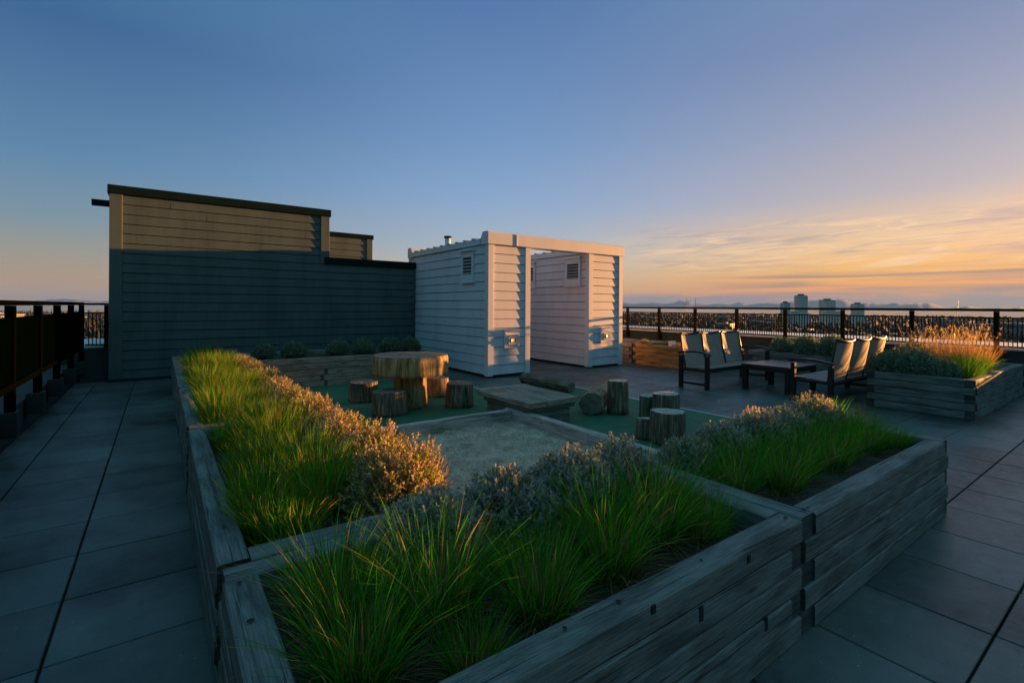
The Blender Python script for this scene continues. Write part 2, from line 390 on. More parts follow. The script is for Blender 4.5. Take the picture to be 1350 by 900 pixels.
    low = win(eld, -1, -.5, .25, 1.5)
    base = mixc(nt, mathn(nt, 'MULTIPLY', low, mathn(nt, 'MULTIPLY', win(azd, 40, 60, 130, 160), .8)), base, L(158, 130, 132))
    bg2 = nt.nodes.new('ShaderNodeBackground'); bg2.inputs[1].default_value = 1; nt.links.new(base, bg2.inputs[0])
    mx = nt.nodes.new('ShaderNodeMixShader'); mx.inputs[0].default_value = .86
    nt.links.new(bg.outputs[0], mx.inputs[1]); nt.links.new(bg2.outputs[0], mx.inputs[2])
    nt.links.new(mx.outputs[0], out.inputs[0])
build_world()

# ================================================================== SETTING
DX0, DY0, PX, PY = -.425, 1.155, .632, .608       # paver grid
XL, XR = -1.40, 14.62                              # deck edges at the two railings
YB = 13.1                                          # face of the stair building
def build_deck():
    b = MB(); g = .0055
    i0 = math.floor((XL - DX0)/PX); i1 = math.ceil((XR - DX0)/PX)
    j0 = math.floor((-4 - DY0)/PY); j1 = math.ceil((17.5 - DY0)/PY)
    for i in range(i0, i1):
        for j in range(j0, j1):
            x0 = max(DX0 + i*PX, XL) + g; x1 = min(DX0 + (i+1)*PX, XR) - g
            y0 = DY0 + j*PY + g; y1 = DY0 + (j+1)*PY - g
            if x1 - x0 < .03: continue
            dz = R(-.0015, .0015); tx = R(-.001, .001); ty = R(-.001, .001); c = .004
            def z(x, y): return dz + (x-(x0+x1)/2)*tx*2 + (y-(y0+y1)/2)*ty*2
            t = R(.74, 1.26); tint = (t, t*R(.985, 1.015), t*R(.98, 1.02), 1)
            n = len(b.v)
            for (x, y) in ((x0,y0),(x1,y0),(x1,y1),(x0,y1)): b.v.append((x, y, -.045))
            for (x, y) in ((x0,y0),(x1,y0),(x1,y1),(x0,y1)): b.v.append((x, y, z(x,y)-c))
            for (x, y) in ((x0+c,y0+c),(x1-c,y0+c),(x1-c,y1-c),(x0+c,y1-c)): b.v.append((x, y, z(x,y)))
            b.col += [tint]*12
            for k in range(4):
                l = (k+1) % 4
                b.face((n+k, n+l, n+4+l, n+4+k)); b.face((n+4+k, n+4+l, n+8+l, n+8+k))
            b.face((n+8, n+9, n+10, n+11))
    o = b.build('deck_paving', M['tile']); tag(o, kind='structure')
    d = MB(); d.box(XL-.3, XR+.3, -4.2, 19.5, -.4, -.030)
    tag(d.build('roof_slab', M['ground_dark']), kind='structure')
build_deck()

# ------------------------------------------------------------------ timber planters
TH = .117; TW = .12; NC = 5; RIM = TH*NC
def timber_wall(p0, p1, ext0, ext1, inw, mats='wood', base=0.0):
    """five stacked timbers from p0 to p1 (outer line); on alternate courses the timber runs through to the corner (ext)"""
    p0 = Vector((p0[0], p0[1], 0)); p1 = Vector((p1[0], p1[1], 0)); ax = (p1-p0).normalized()
    inn = Vector((inw[0], inw[1], 0))
    b = MB(); b.end_mi = 1
    for c in range(NC):
        z = base + TH*(c+.5)
        a0 = .012 if (c + ext0) % 2 == 0 else TW - .004; a1 = .012 if (c + ext1) % 2 == 0 else TW - .004
        q0 = p0 + ax*(a0 + .002) + inn*(TW/2 + R(-.002, .003)); q1 = p1 - ax*(a1 + .002) + inn*(TW/2 + R(-.002, .003))
        q0.z = q1.z = z
        L = (q1-q0).length
        if L > 3.2:                                       # long runs are pieced from two lengths
            t = R(.35, .65) if c % 2 else R(.3, .5); qm = q0.lerp(q1, t)
            b.beam(q0, qm - ax*.0015, TW, TH - .007, .008); b.beam(qm + ax*.0015, q1, TW, TH - .007, .008)
        else: b.beam(q0, q1, TW, TH - .007, .008)
    return b
def soil(x0, x1, y0, y1, z, name='soil', mat='soil', amp=.03, step=.06):
    b = MB(); nx = max(2, int((x1-x0)/step)); ny = max(2, int((y1-y0)/step)); idx = {}
    for i in range(nx+1):
        for j in range(ny+1):
            x = x0+(x1-x0)*i/nx; y = y0+(y1-y0)*j/ny
            h = amp*(mnoise.noise((x*4, y*4, 3)) + .6*mnoise.noise((x*11, y*11, 5)))
            idx[i, j] = b.vert((x, y, z+h))
    for i in range(nx):
        for j in range(ny):
            b.face((idx[i,j], idx[i+1,j], idx[i+1,j+1], idx[i,j+1]), [(idx_v[0], idx_v[1]) for idx_v in (b.v[idx[i,j]], b.v[idx[i+1,j]], b.v[idx[i+1,j+1]], b.v[idx[i,j+1]])], 0, True)
    return b
def planter(label, x0, x1, y0, y1, mat='wood', flip=0, group='raised timber planters', holes=(), soil_z=.47):
    loc = (x0, y0, 0)
    t = thing('timber_planter', label, 'planter', loc, 0, group)
    e = flip
    for (p0, p1, inw, a, c) in (((x0,y0),(x1,y0),(0,1),e,e), ((x0,y1),(x1,y1),(0,-1),e,e), ((x0,y0),(x0,y1),(1,0),1-e,1-e), ((x1,y0),(x1,y1),(-1,0),1-e,1-e)):
        off(timber_wall(p0, p1, a, c, inw).build('timber_wall', [M[mat], M['endgrain']], t), loc)
    off(soil(x0+TW-.01, x1-TW+.01, y0+TW-.01, y1-TW+.01, soil_z).build('soil', M['soil'], t), loc)
    for (hx, hy, r) in holes:
        b = MB(); n = 12
        r_ = [b.vert((hx + r*math.cos(2*PI*k/n)*R(.85,1.1), hy + r*math.sin(2*PI*k/n)*R(.85,1.1), RIM+.0035)) for k in range(n)]
        b.face(r_); off(b.build('bolt_hole', M['void'], t), loc)
    return t
planter('long weathered timber planter box filling the front foreground, with tall green grass and dark lavender', .19, 2.565, 1.09, 2.225, flip=0,
        holes=[(1.31,1.16,.011),(1.80,1.155,.008),(1.06,1.165,.009),(.245,2.06,.010),(.245,1.79,.012),(2.51,1.15,.012)])
def slots():
    t = [o for o in COL.objects if o.name == 'timber_planter'][0]; L = t.location
    for x, z0, z1 in ((1.70, .41, .465), (1.41, .545, .575), (2.05, .53, .56), (.98, .30, .36), (2.2, .18, .24)):
        b = MB(); b.box(x-.011, x+.011, 1.0865, 1.0935, z0, z1); off(b.build('bolt_slot', M['void'], t), L)
slots()
planter('weathered timber planter box in the right foreground with lavender along its back', 2.58, 5.09, 1.09, 2.21, flip=1,
        holes=[(2.69,1.145,.013),(2.73,1.14,.010),(3.9,1.15,.008)])
planter('weathered timber planter box of sunlit grass just behind the front box, on the left path', .19, 1.36, 2.24, 4.86, flip=1, holes=[(.245,2.62,.009)])
planter('second weathered planter box behind the front one along the left path, full of sunlit grass', .19, 1.36, 4.875, 7.38, flip=0, holes=[(.245,5.7,.012)])
planter('third weathered planter box behind the front one along the left path', .19, 1.36, 7.395, 9.79, flip=1)
planter('weathered timber planter box at the far end of the left path, nearest the dark wall', .19, 1.36, 9.805, 11.9, flip=0)
pb = planter('long brownish timber planter bed behind the log table, below the dark wall', 1.40, 5.2, 10.1, 11.9, 'wood_brown', 0, None, soil_z=.5)
def notches():
    L = pb.location
    for c in range(3):
        x = 2.60 if c % 2 else 2.672
        b = MB(); b.box(x, x+.068, 10.096, 10.11, TH*c+.012, TH*(c+1)-.006); off(b.build('notch', M['endgrain'], pb), L)
notches()
def grit():
    b = MB()
    for _ in range(900):
        if random.random() < .5: x, y = R(2.6, 9), R(-.9, 1.05)
        elif random.random() < .5: x, y = R(-1.2, .15), R(1.5, 9)
        else: x, y = R(4.1, 9), R(2.4, 8)
        z = .02 if (4.03 < x < 6.72 and 2.3 < y < 7.9) else .003
        r = R(.0015, .005); n = len(b.v)
        for k in range(4): a = 1.57*k + R(-.4, .4); b.v.append((x + r*math.cos(a), y + r*math.sin(a)*R(.5, 1), z))
        b.v.append((x, y, z + r))
        for k in range(4): b.face((n+k, n+(k+1) % 4, n+4))
    tag(b.build('grit', M['pebble']), 'pale grit and crumbs scattered over the paving and the green mat', 'grit', None, 'stuff')
grit()
planter('grey timber planter box at right edge with lavender, orange ornamental grass and green grass', 9.6, 13.3, 1.77, 3.12, flip=0)
planter('grey timber planter box behind the two lounge benches with round grey-green bushes', 11.75, 13.3, 3.5, 6.3, flip=1)
planter('orange-brown cedar planter box between the second white shed and the lounge bench', 11.02, 12.6, 6.9, 9.3, 'cedar', 0)
planter('grey timber planter box touching the cedar box beside the second white shed', 11.02, 12.6, 9.315, 11.4, flip=1)

# ------------------------------------------------------------------ sandbox
def build_sandbox():
    t = thing('sandbox', 'sandbox of grey sand framed by low weathered timbers in the middle of the roof garden', 'sandbox', (2.6, 3.8, 0))
    L = (2.6, 3.8, 0)
    def rail(ps, w, h, z):
        b = MB()
        for p0, p1 in ps: b.beam((*p0, z), (*p1, z), w, h, .008)
        off(b.build('timber_rail', M['wood_light'], t), L)
    rail([((1.38, 5.43), (2.35, 5.43)), ((2.354, 5.43), (3.90, 5.43))], .10, .21, .105)
    rail([((3.965, 2.23), (3.965, 3.93)), ((3.965, 3.934), (3.965, 5.55))], .125, .21, .105)
    rail([((1.43, 2.24), (1.43, 5.37))], .11, .21, .105)
    b = MB(); x0, x1, y0, y1 = 1.48, 3.90, 2.22, 5.38; nx, ny = 130, 170; idx = {}
    for i in range(nx+1):
        for j in range(ny+1):
            x = x0+(x1-x0)*i/nx; y = y0+(y1-y0)*j/ny
            h = .024*mnoise.noise((x*2.2, y*2.2, 1)) + .032*mnoise.noise((x*5.5, y*5.5, 2)) + .022*mnoise.noise((x*13, y*13, 8)) + .010*mnoise.noise((x*29, y*29, 4))
            idx[i, j] = b.vert((x, y, .055+h))
    for i in range(nx):
        for j in range(ny): b.face((idx[i,j], idx[i+1,j], idx[i+1,j+1], idx[i,j+1]), None, 0, True)
    off(b.build('sand', M['sand'], t), L)
    p = MB()                                                     # loose stones and twigs on the sand
    for _ in range(2200):
        x = R(x0+.05, x1-.05); y = R(y0+.1, y1-.05); r = R(.004, .013) * (1.7 if random.random() < .1 else 1)
        z = .055 + .024*mnoise.noise((x*2.2, y*2.2, 1)) + .032*mnoise.noise((x*5.5, y*5.5, 2)) + .022*mnoise.noise((x*13, y*13, 8))
        n = len(p.v)
        a, s = R(0, 6), R(.6, 1)
        for (u, v, w) in ((1,0,0),(0,1,0),(-1,0,0),(0,-1,0),(0,0,.7),(0,0,-.7)):
            p.v.append((x + r*(u*math.cos(a)-v*s*math.sin(a)), y + r*(u*math.sin(a)+v*s*math.cos(a)), z + r*w*.8 + r*.3))
        for f in ((0,1,4),(1,2,4),(2,3,4),(3,0,4)): p.face([n+k for k in f], [(0,0)]*3)
    o = off(p.build('pebbles', M['pebble'], t), L); o['kind'] = 'stuff'
build_sandbox()

# ------------------------------------------------------------------ green rubber mat
def build_mat():
    b = MB(); s = .5; g = .0025
    def tile(x0, x1, y0, y1):
        z = .016 + R(-.0012, .0012); n = len(b.v); c = .004
        for (x, y) in ((x0+g,y0+g),(x1-g,y0+g),(x1-g,y1-g),(x0+g,y1-g)): b.v.append((x, y, .001))
        for (x, y) in ((x0+g,y0+g),(x1-g,y0+g),(x1-g,y1-g),(x0+g,y1-g)): b.v.append((x, y, z-c))
        for (x, y) in ((x0+g+c,y0+g+c),(x1-g-c,y0+g+c),(x1-g-c,y1-g-c),(x0+g+c,y1-g-c)): b.v.append((x, y, z))
        for k in range(4):
            l = (k+1) % 4
            b.face((n+k, n+l, n+4+l, n+4+k)); b.face((n+4+k, n+4+l, n+8+l, n+8+k))
        b.face((n+8, n+9, n+10, n+11))
    def area(x0, x1, y0, y1):
        nx = round((x1-x0)/s); ny = round((y1-y0)/s)
        for i in range(nx):
            for j in range(ny):
                tile(x0+(x1-x0)*i/nx, x0+(x1-x0)*(i+1)/nx, y0+(y1-y0)*j/ny, y0+(y1-y0)*(j+1)/ny)
    area(1.40, 5.02, 5.49, 10.08); area(5.02, 6.72, 2.3, 7.96); area(4.03, 5.02, 2.3, 5.49)
    t = b.build('green_mat', M['rubber']); tag(t, 'dark green rubber play mat under the log table, stools and stumps', 'mat')
    e = MB()
    e.cbox(6.722, 6.765, 2.3, 8.0, 0.001, .024); e.cbox(5.022, 6.72, 7.962, 8.0, 0.001, .024); e.cbox(5.022, 5.055, 8.002, 10.08, .001, .022)
    e.build('edging_strip', M['edge'], t)
build_mat()

# ------------------------------------------------------------------ platform over the sandbox rail
def build_platform():
    L = (4.4, 5.6, 0)
    t = thing('timber_platform', 'low weathered plank platform standing over the corner of the sandbox', 'platform', L)
    b = MB()
    for k, (x0, x1) in enumerate(((3.90,4.21),(4.215,4.525),(4.53,4.84))):
        b.beam(((x0+x1)/2, 5.0+R(-.012,.012), .318), ((x0+x1)/2, 6.28+R(-.01,.01), .318), x1-x0-.003, .066, .008, wob=.004)
    off(b.build('deck_boards', M['wood_brown'], t), L)
    for z0, z1, i in ((.212, .283, 0.0), (.116, .209, .05), (.018, .114, .05)):
        b = MB(); e = 4.74 - i*1.6
        b.beam((4.02 + (.065 if i else 0), 5.08+i*.5, (z0+z1)/2), (4.02 + (.065 if i else 0), 6.2, (z0+z1)/2), .11, z1-z0, .008)
        b.beam((e, 5.08+i*.5, (z0+z1)/2), (e, 6.2, (z0+z1)/2), .11, z1-z0, .008)
        b.beam((4.077 + (.065 if i else 0), 5.135+i*.5, (z0+z1)/2), (e-.057, 5.135+i*.5, (z0+z1)/2), .11, z1-z0, .008)
        off(b.build('support_timbers', M['wood'], t), L)
build_platform()

# ------------------------------------------------------------------ logs
def log_mesh(r, h, seed, slant=0, n=40, rings=7, taper=.05, irr=.095):
    rnd = random.Random(seed); b = MB(); ph = [rnd.uniform(0, 6.28) for _ in range(6)]
    def rad(a, t):
        k = 1 + irr*(.6*math.sin(2*a+ph[0]) + .5*math.sin(3*a+ph[1]) + .3*math.sin(5*a+ph[2]) + .25*math.sin(9*a+ph[3]) + .15*math.sin(14*a+ph[4]))
        return r*k*(1 + taper*(1-t)*math.cos(a+ph[5])*.6 + taper*(.5-t))
    ring = []
    for s in range(rings+1):
        t = s/rings; rr = []
        for k in range(n):
            a = 2*PI*k/n; q = rad(a, t) * (1 + rnd.uniform(-.006, .006))
            if s == rings: q *= .975
            z = h*t + slant*t*math.cos(a)*r
            rr.append(b.vert((q*math.cos(a), q*math.sin(a), z)))
        ring.append(rr)
    o = rnd.uniform(0, 40)
    for s in range(rings):
        for k in range(n):
            j = (k+1) % n
            u0 = o + 2*PI*r*k/n; u1 = o + 2*PI*r*(k+1)/n
            b.face((ring[s][k], ring[s][j], ring[s+1][j], ring[s+1][k]), [(u0, h*s/rings), (u1, h*s/rings), (u1, h*(s+1)/rings), (u0, h*(s+1)/rings)], 0, s < rings-1)
    prev = ring[-1]                                          # sawn top with a slightly rough surface
    for q in (.8, .55, .28):
        cur = [b.vert((b.v[ring[-1][k]][0]*q, b.v[ring[-1][k]][1]*q, h + slant*q*math.cos(2*PI*k/n)*r + rnd.uniform(-.003, .003))) for k in range(n)]
        for k in range(n):
            j = (k+1) % n; ids = (prev[k], prev[j], cur[j], cur[k])
            b.face(ids, [b.v[i][:2] for i in ids], 1, False)
        prev = cur
    c = b.vert((0, 0, h))
    for k in range(n):
        ids = (prev[k], prev[(k+1) % n], c); b.face(ids, [b.v[i][:2] for i in ids], 1)
    b.face(ring[0][::-1], None, 0)
    return b
def stump(label, x, y, r, h, seed, mats, group, slant=0, rz=0, z=.016, **kw):
    o = log_mesh(r, h, seed, slant, **kw).build('log_stump', [M[mats[0]], M[mats[1]]])
    o.location = (x, y, z); o.rotation_euler = (0, 0, rz)
    return tag(o, label, 'stump', group)
g1 = 'log stools round the log table'; g2 = 'upright log stumps by the platform'
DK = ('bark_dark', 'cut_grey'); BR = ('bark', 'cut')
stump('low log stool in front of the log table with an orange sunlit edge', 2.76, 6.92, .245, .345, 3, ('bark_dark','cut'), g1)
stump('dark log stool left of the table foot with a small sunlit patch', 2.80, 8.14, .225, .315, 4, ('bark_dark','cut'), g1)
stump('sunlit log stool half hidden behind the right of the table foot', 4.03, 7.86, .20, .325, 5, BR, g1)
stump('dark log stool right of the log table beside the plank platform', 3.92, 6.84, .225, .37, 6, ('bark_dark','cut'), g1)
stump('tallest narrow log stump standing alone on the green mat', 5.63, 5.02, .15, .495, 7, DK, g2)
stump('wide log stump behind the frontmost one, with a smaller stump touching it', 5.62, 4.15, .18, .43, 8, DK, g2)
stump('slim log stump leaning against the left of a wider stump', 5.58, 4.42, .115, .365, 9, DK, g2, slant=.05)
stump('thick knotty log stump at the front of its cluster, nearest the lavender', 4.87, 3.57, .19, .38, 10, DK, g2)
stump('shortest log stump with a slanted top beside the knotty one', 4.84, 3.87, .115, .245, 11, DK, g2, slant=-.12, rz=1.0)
def lying():
    o = log_mesh(.175, .52, 21).build('log_stump', [M['bark'], M['cut']])
    o.matrix_world = Matrix.Translation((5.20, 5.16, .188)) @ Matrix.Rotation(math.radians(-56),4,'Z') @ Matrix.Rotation(math.radians(90),4,'X') @ Matrix.Translation((0,0,-.5))
    tag(o, 'short log lying on its side between the platform and the tall stump', 'log')
    o2 = log_mesh(.10, 1.5, 23).build('log_beam', [M['bark_dark'], M['cut']])
    o2.matrix_world = Matrix.Translation((6.26, 6.78, .11)) @ Matrix.Rotation(math.radians(90),4,'X') @ Matrix.Translation((0,0,-1.45))
    tag(o2, 'long thin grey log lying on the mat behind the plank platform', 'log')
lying()
def log_table():
    t = thing('log_table', 'round table made of a thick log slice on a log foot', 'table', (3.25, 7.26, .016))
    log_mesh(.262, .53, 31, rings=9).build('pedestal', [M['bark'], M['cut']], t)
    o = log_mesh(.575, .30, 32, n=64, taper=.01, irr=.035).build('tabletop', [M['bark'], M['cut']], t); o.location = (-.02, -.05, .532); o.rotation_euler = (0,0,2.0)
log_table()

# ------------------------------------------------------------------ buildings on the roof
def siding(b, p0, p1, z0, z1, expo, out, lap=.018, mi=0, gap=.013):
    """horizontal lap boards between two ground points on a vertical wall; out = outward normal (x, y)"""
    n = max(1, round((z1-z0)/expo)); e = (z1-z0)/n
    p0 = Vector((*p0, 0)); p1 = Vector((*p1, 0)); o = Vector((*out, 0)); L = (p1-p0).length
    ax = (p1-p0).normalized(); cuts_prev = None
    for k in range(n):
        za = z0 + k*e; zb = za + e
        cuts = [0.0]                                             # butt joints between board lengths
        x = R(.6, 2.6)
        while x < L - .5: cuts.append(x); x += R(2.0, 3.4)
        cuts.append(L)
        for s0, s1 in zip(cuts[:-1], cuts[1:]):
            w = R(-.0018, .0018); w2 = R(-.0018, .0018); g0 = .003 if s0 > 0 else 0; dz = R(-.002, .002)
            q0 = p0 + ax*(s0 + g0); q1 = p0 + ax*s1
            a = q0 + o*(lap+w); c = q1 + o*(lap+w2); a.z = za + gap + dz; c.z = za + gap + dz
            d = q1 + o*.002; d.z = zb; f = q0 + o*.002; f.z = zb
            u = R(0, 50); l = s1 - s0
            b.quad(a, c, d, f, mi, uvs=[(u,0),(u+l,0),(u+l,e),(u,e)])
            g = q0.copy(); g.z = za + gap; h = q1.copy(); h.z = za + gap
            b.quad(g, h, c, a, mi)
def order(p0, p1, out):
    """so that faces look outwards"""
    d = (p1[0]-p0[0], p1[1]-p0[1])
    return (p0, p1) if d[1]*out[0] - d[0]*out[1] > 0 else (p1, p0)
def wall_side(b, p0, p1, z0, z1, expo, out, **k):
    q0, q1 = order(p0, p1, out); siding(b, q0, q1, z0, z1, expo, out, **k)

def stair_building():
    L = (1.3, YB, 0)
    t = thing('stair_building', 'dark slate-green sided stair building with a lower wing, its top catching the sun', 'building', L)
    xl, xm, xr, ym, yb = -.84, 3.55, 6.0, 16.2, 19.2
    b = MB()
    b.box(xl+.01, xm-.01, YB+.012, ym-.01, -.02, 3.93); b.box(xm-.02, xr-.012, YB+.012, ym-.01, -.02, 2.70)
    off(b.build('wall_core', M['void'], t), L)  # near-black core: shade of the gaps between boards put into its colour
    b = MB(); ex = .205
    wall_side(b, (xl, YB), (xm, YB), .02, 3.92, ex, (0,-1)); wall_side(b, (xm, YB), (xr, YB), .02, 2.69, ex, (0,-1))
    off(b.build('lap_siding', M['teal'], t), L)
    b = MB()
    wall_side(b, (xl, YB), (xl, ym), .02, 3.92, ex, (-1,0)); wall_side(b, (xm, YB), (xm, ym), 2.88, 3.92, ex, (1,0)); wall_side(b, (xr, YB), (xr, ym), .02, 2.69, ex, (1,0))
    off(b.build('side_siding', M['teal'], t), L)
    for (x0, x1, z0, z1, y0) in ((xl-.022, xl+.19, 0, 3.92, YB-.036), (xm-.19, xm+.022, 2.70, 3.92, YB-.036)):
        b = MB(); b.cbox(x0, x1, y0, YB+.01, z0, z1); b.cbox(x0 if x0 < 0 else x1-.03, x0+.03 if x0 < 0 else x1, YB+.012, YB+.2, z0, z1)
        off(b.build('corner_trim', M['teal'], t), L)
    b = MB(); b.cbox(xr-.06, xr-.012, YB-.03, YB+.01, 0, 2.69); off(b.build('corner_trim', M['teal'], t), L)
    def coping(x0, x1, y0, y1, z0, z1):
        c = MB(); o = .055
        c.cbox(x0-o, x1+o, y0-o, y0+.25, z0, z1); c.cbox(x0-o, x1+o, y1-.25, y1+o, z0, z1)
        c.cbox(x0-o, x0+.25, y0+.252, y1-.252, z0, z1); c.cbox(x1-.25, x1+o, y0+.252, y1-.252, z0, z1)
        c.box(x0+.2, x1-.2, y0+.2, y1-.2, z0-.05, z1-.12)
        off(c.build('parapet_coping', M['coping'], t), L)
    coping(xl, xm, YB, ym, 3.925, 4.105); coping(xm-.05, xr-.02, YB, ym, 2.695, 2.875)
    b = MB(); b.cbox(-1.16, xl-.003, 13.25, 13.39, 3.68, 3.80)
    off(b.build('gutter', M['coping'], t), L)
    b = MB(); b.cbox(xl-.05, xr-.03, YB-.05, YB-.001, -.028, .055); off(b.build('base_strip', M['void'], t), L)
    # rear block, lit above the lower wing
    b = MB(); x0, x1 = .2, 5.82
    b.box(x0+.01, x1-.01, ym+.012, yb, 0, 3.86)
    wall_side(b, (x0, ym), (x1, ym), 2.2, 3.86, ex, (0,-1)); wall_side(b, (x1, ym), (x1, yb), 0, 3.86, ex, (1,0))
    b.cbox(x1-.17, x1+.02, ym-.03, ym+.01, 2.2, 3.86)
    off(b.build('rear_wing', M['teal'], t), L)
    coping(x0, x1, ym+.02, yb, 3.862, 4.01)
stair_building()

def louver_vent(t, L, face_x, y0, y1, z0, z1):
    """framed louvre on a wall facing -X"""
    f = MB(); d = .045; w = .075
    x0, x1 = face_x - d, face_x - .0
    f.cbox(x0, x1, y0, y0+w, z0, z1-.0); f.cbox(x0, x1, y1-w, y1, z0, z1)
    f.cbox(x0, x1, y0+w+.001, y1-w-.001, z0, z0+.16); f.cbox(x0, x1, y0+w+.001, y1-w-.001, z1-.14, z1)
    f.cbox(x0-.05, x1, y0-.03, y1+.03, z1+.002, z1+.05); f.cbox(x0-.015, x1, y0-.03, y1+.03, z0-.05, z0-.002)
    o = off(f.build('louver_vent', M['white_trim'], t), L)
    v = MB(); v.quad((x1-.017, y1-w, z0+.16), (x1-.017, y0+w, z0+.16), (x1-.017, y0+w, z1-.14), (x1-.017, y1-w, z1-.14))
    off(v.build('vent_opening', M['void'], o), (0,0,0))
    s = MB(); n = 5; zz0, zz1 = z0+.17, z1-.15
    for k in range(n):
        z = zz0 + (zz1-zz0)*(k+.2)/n
        s.quad((x0+.004, y1-w, z), (x0+.004, y0+w, z), (x1-.018, y0+w, z+.030), (x1-.018, y1-w, z+.030))
        s.quad((x0+.004, y1-w, z-.018), (x0+.004, y0+w, z-.018), (x0+.004, y0+w, z), (x0+.004, y1-w, z))
    off(s.build('louver_slats', M['louver'], o), (0,0,0))
def front_box(t, L, fy, x0, x1, z0, z1):
    """small vent hood on a wall facing -Y; its recess holds a tilted plate that catches the sun"""
    b = MB(); y0 = fy - .048; cx0, cx1 = x0+.105, x1-.075; cz0, cz1 = z0+.10, z0+.255
    b.cbox(x0, cx0, y0, fy, z0, z1); b.cbox(cx1, x1, y0, fy, z0, z1)
    b.cbox(cx0+.001, cx1-.001, y0, fy, z0, cz0); b.cbox(cx0+.001, cx1-.001, y0, fy, cz1, z1)
    o = off(b.build('vent_hood', M['white_trim'], t), L)
    h = MB(); h.cbox(x0-.01, x1+.01, y0-.055, fy, z1+.002, z1+.028)
    q = [(x0-.005, y0-.05, z1-.085), (x1+.005, y0-.05, z1-.085), (x1+.005, y0-.012, z1), (x0-.005, y0-.012, z1)]
    h.quad(*q); h.quad(*[(p[0], p[1]+.012, p[2]) for p in q][::-1])
    off(h.build('drip_cap', M['white_trim'], o), (0,0,0))
    r = MB(); w = .02
    r.cbox(cx0-.012, cx0+w, y0-.03, y0-.002, cz0-.012, cz1+.012); r.cbox(cx1-w, cx1+.012, y0-.009, y0-.002, cz0-.012, cz1+.012)
    r.cbox(cx0+w+.001, cx1-w-.001, y0-.03, y0-.002, cz1-w, cz1+.012); r.cbox(cx0+w+.001, cx1-w-.001, y0-.03, y0-.002, cz0-.012, cz0+w)
    off(r.build('vent_collar', M['white_trim'], o), (0,0,0))
    g = MB(); g.quad((cx0+.002, y0+.002, cz0), (cx1-.002, fy-.02, cz0), (cx1-.002, fy-.02, cz1), (cx0+.002, y0+.002, cz1))
    off(g.build('recess_back', M['void'], o), (0,0,0))
    a = MB(); xm = (cx0+cx1)/2
    a.quad((cx0+.04, y0-.050, cz0+.045), (cx1-.035, y0-.004, cz0+.045), (cx1-.035, y0-.004, cz1-.035), (cx0+.04, y0-.050, cz1-.035))
    for k in range(4): pass
    o2 = off(a.build('sun_glow_plate', M['amber'], o), (0,0,0))  # added plate, shaped and coloured to show an amber sun glint
M['amber'] = paint('amber_sun_glow', (.55, .22, .012), .5, .05)  # orange of the low sun put into the plate's own colour
# the plate faces the low sun, so it must look towards +X
def shed(label, x0, x1, y0, y1, vents, boxes, chimney=None):
    L = ((x0+x1)/2, y0, 0)
    t = thing('vent_shed', label, 'shed', L, 0, 'white vent sheds')
    zf, zt = .05, 3.03
    b = MB(); b.box(x0+.004, x1-.004, y0+.004, y1-.004, zf, zt+.1); off(b.build('wall_core', M['void'], t), L)  # dark core paints the shadow lines in the board gaps
    ex = .213; tw = .115
    for (p0, p1, out) in (((x0+.0, y0), (x1, y0), (0,-1)), ((x0, y0), (x0, y1), (-1,0)), ((x1, y0), (x1, y1), (1,0)), ((x0, y1), (x1, y1), (0,1))):
        b = MB(); wall_side(b, p0, p1, zf, zt, ex, out, lap=.015); off(b.build('lap_siding', M['white'], t), L)
    for (cx, cy, sx, sy) in ((x0, y0, 1, 1), (x1, y0, -1, 1), (x0, y1, 1, -1), (x1, y1, -1, -1)):
        b = MB(); e = .034
        xa, xb = sorted((cx - sx*e, cx + sx*tw)); ya, yb2 = sorted((cy - sy*e, cy + sy*.004)); b.cbox(xa, xb, ya, yb2, zf-.012, zt)
        xa, xb = sorted((cx - sx*e, cx + sx*.004)); ya, yb2 = sorted((cy + sy*.005, cy + sy*tw)); b.cbox(xa, xb, ya, yb2, zf-.012, zt)
        off(b.build('corner_trim', M['white_trim'], t), L)
    b = MB()
    for xx in (x0, x1):
        s = -1 if xx == x0 else 1
        xa, xb = sorted((xx + s*.045, xx - s*.02)); b.cbox(xa, xb, y0+.30, y1-.25, zt+.015, 3.185)
    off(b.build('fascia', M['white_trim'], t), L)
    b = MB(); b.box(x0-.03, x1+.03, y0+.25, y1-.2, zt+.101, 3.19)          # ribbed roof sheet
    k = 0; yy = y0 + .55
    while yy < y1 - .5:
        b.cbox(x0-.075, x1+.075, yy, yy+.11, 3.192, 3.212); yy += .40; k += 1
    off(b.build('roof', M['rooftin'], t), L)
    b = MB(); b.box(x0+.05, x1-.05, y0+.05, y1-.05, -.02, zf); off(b.build('plinth', M['void'], t), L)
    for v in vents: louver_vent(t, L, x0-.012, *v)
    for q in boxes: front_box(t, L, y0-.014, *q)
    if chimney:
        b = MB(); cx, cy = chimney; b.tube([(cx, cy, 3.15), (cx, cy, 3.66)], .085, 16)
        o = off(b.build('chimney_pipe', M['white_trim'], t), L)
        b = MB(); b.tube([(cx, cy, 3.655), (cx, cy, 3.71)], .11, 16); off(b.build('pipe_cap', M['coping'], o), (0,0,0))
    return t
M['rooftin'] = paint('pale_green_roof_sheet', (.16, .24, .25), .4, .1)
SY = 9.22
shed('left white lap-sided shed with a louvre vent and thin chimney pipe', 6.02, 7.16, SY, 13.5, [(9.82, 10.38, 2.22, 2.93)], [(6.43, 6.83, .655, 1.05)], (6.97, 12.93))
shed('right white lap-sided shed with two louvre vents on its inner side', 9.18, 10.43, SY, 13.5, [(9.5, 10.1, 2.22, 2.93), (11.45, 11.95, 2.22, 2.93)], [(9.58, 9.95, .655, 1.05)])
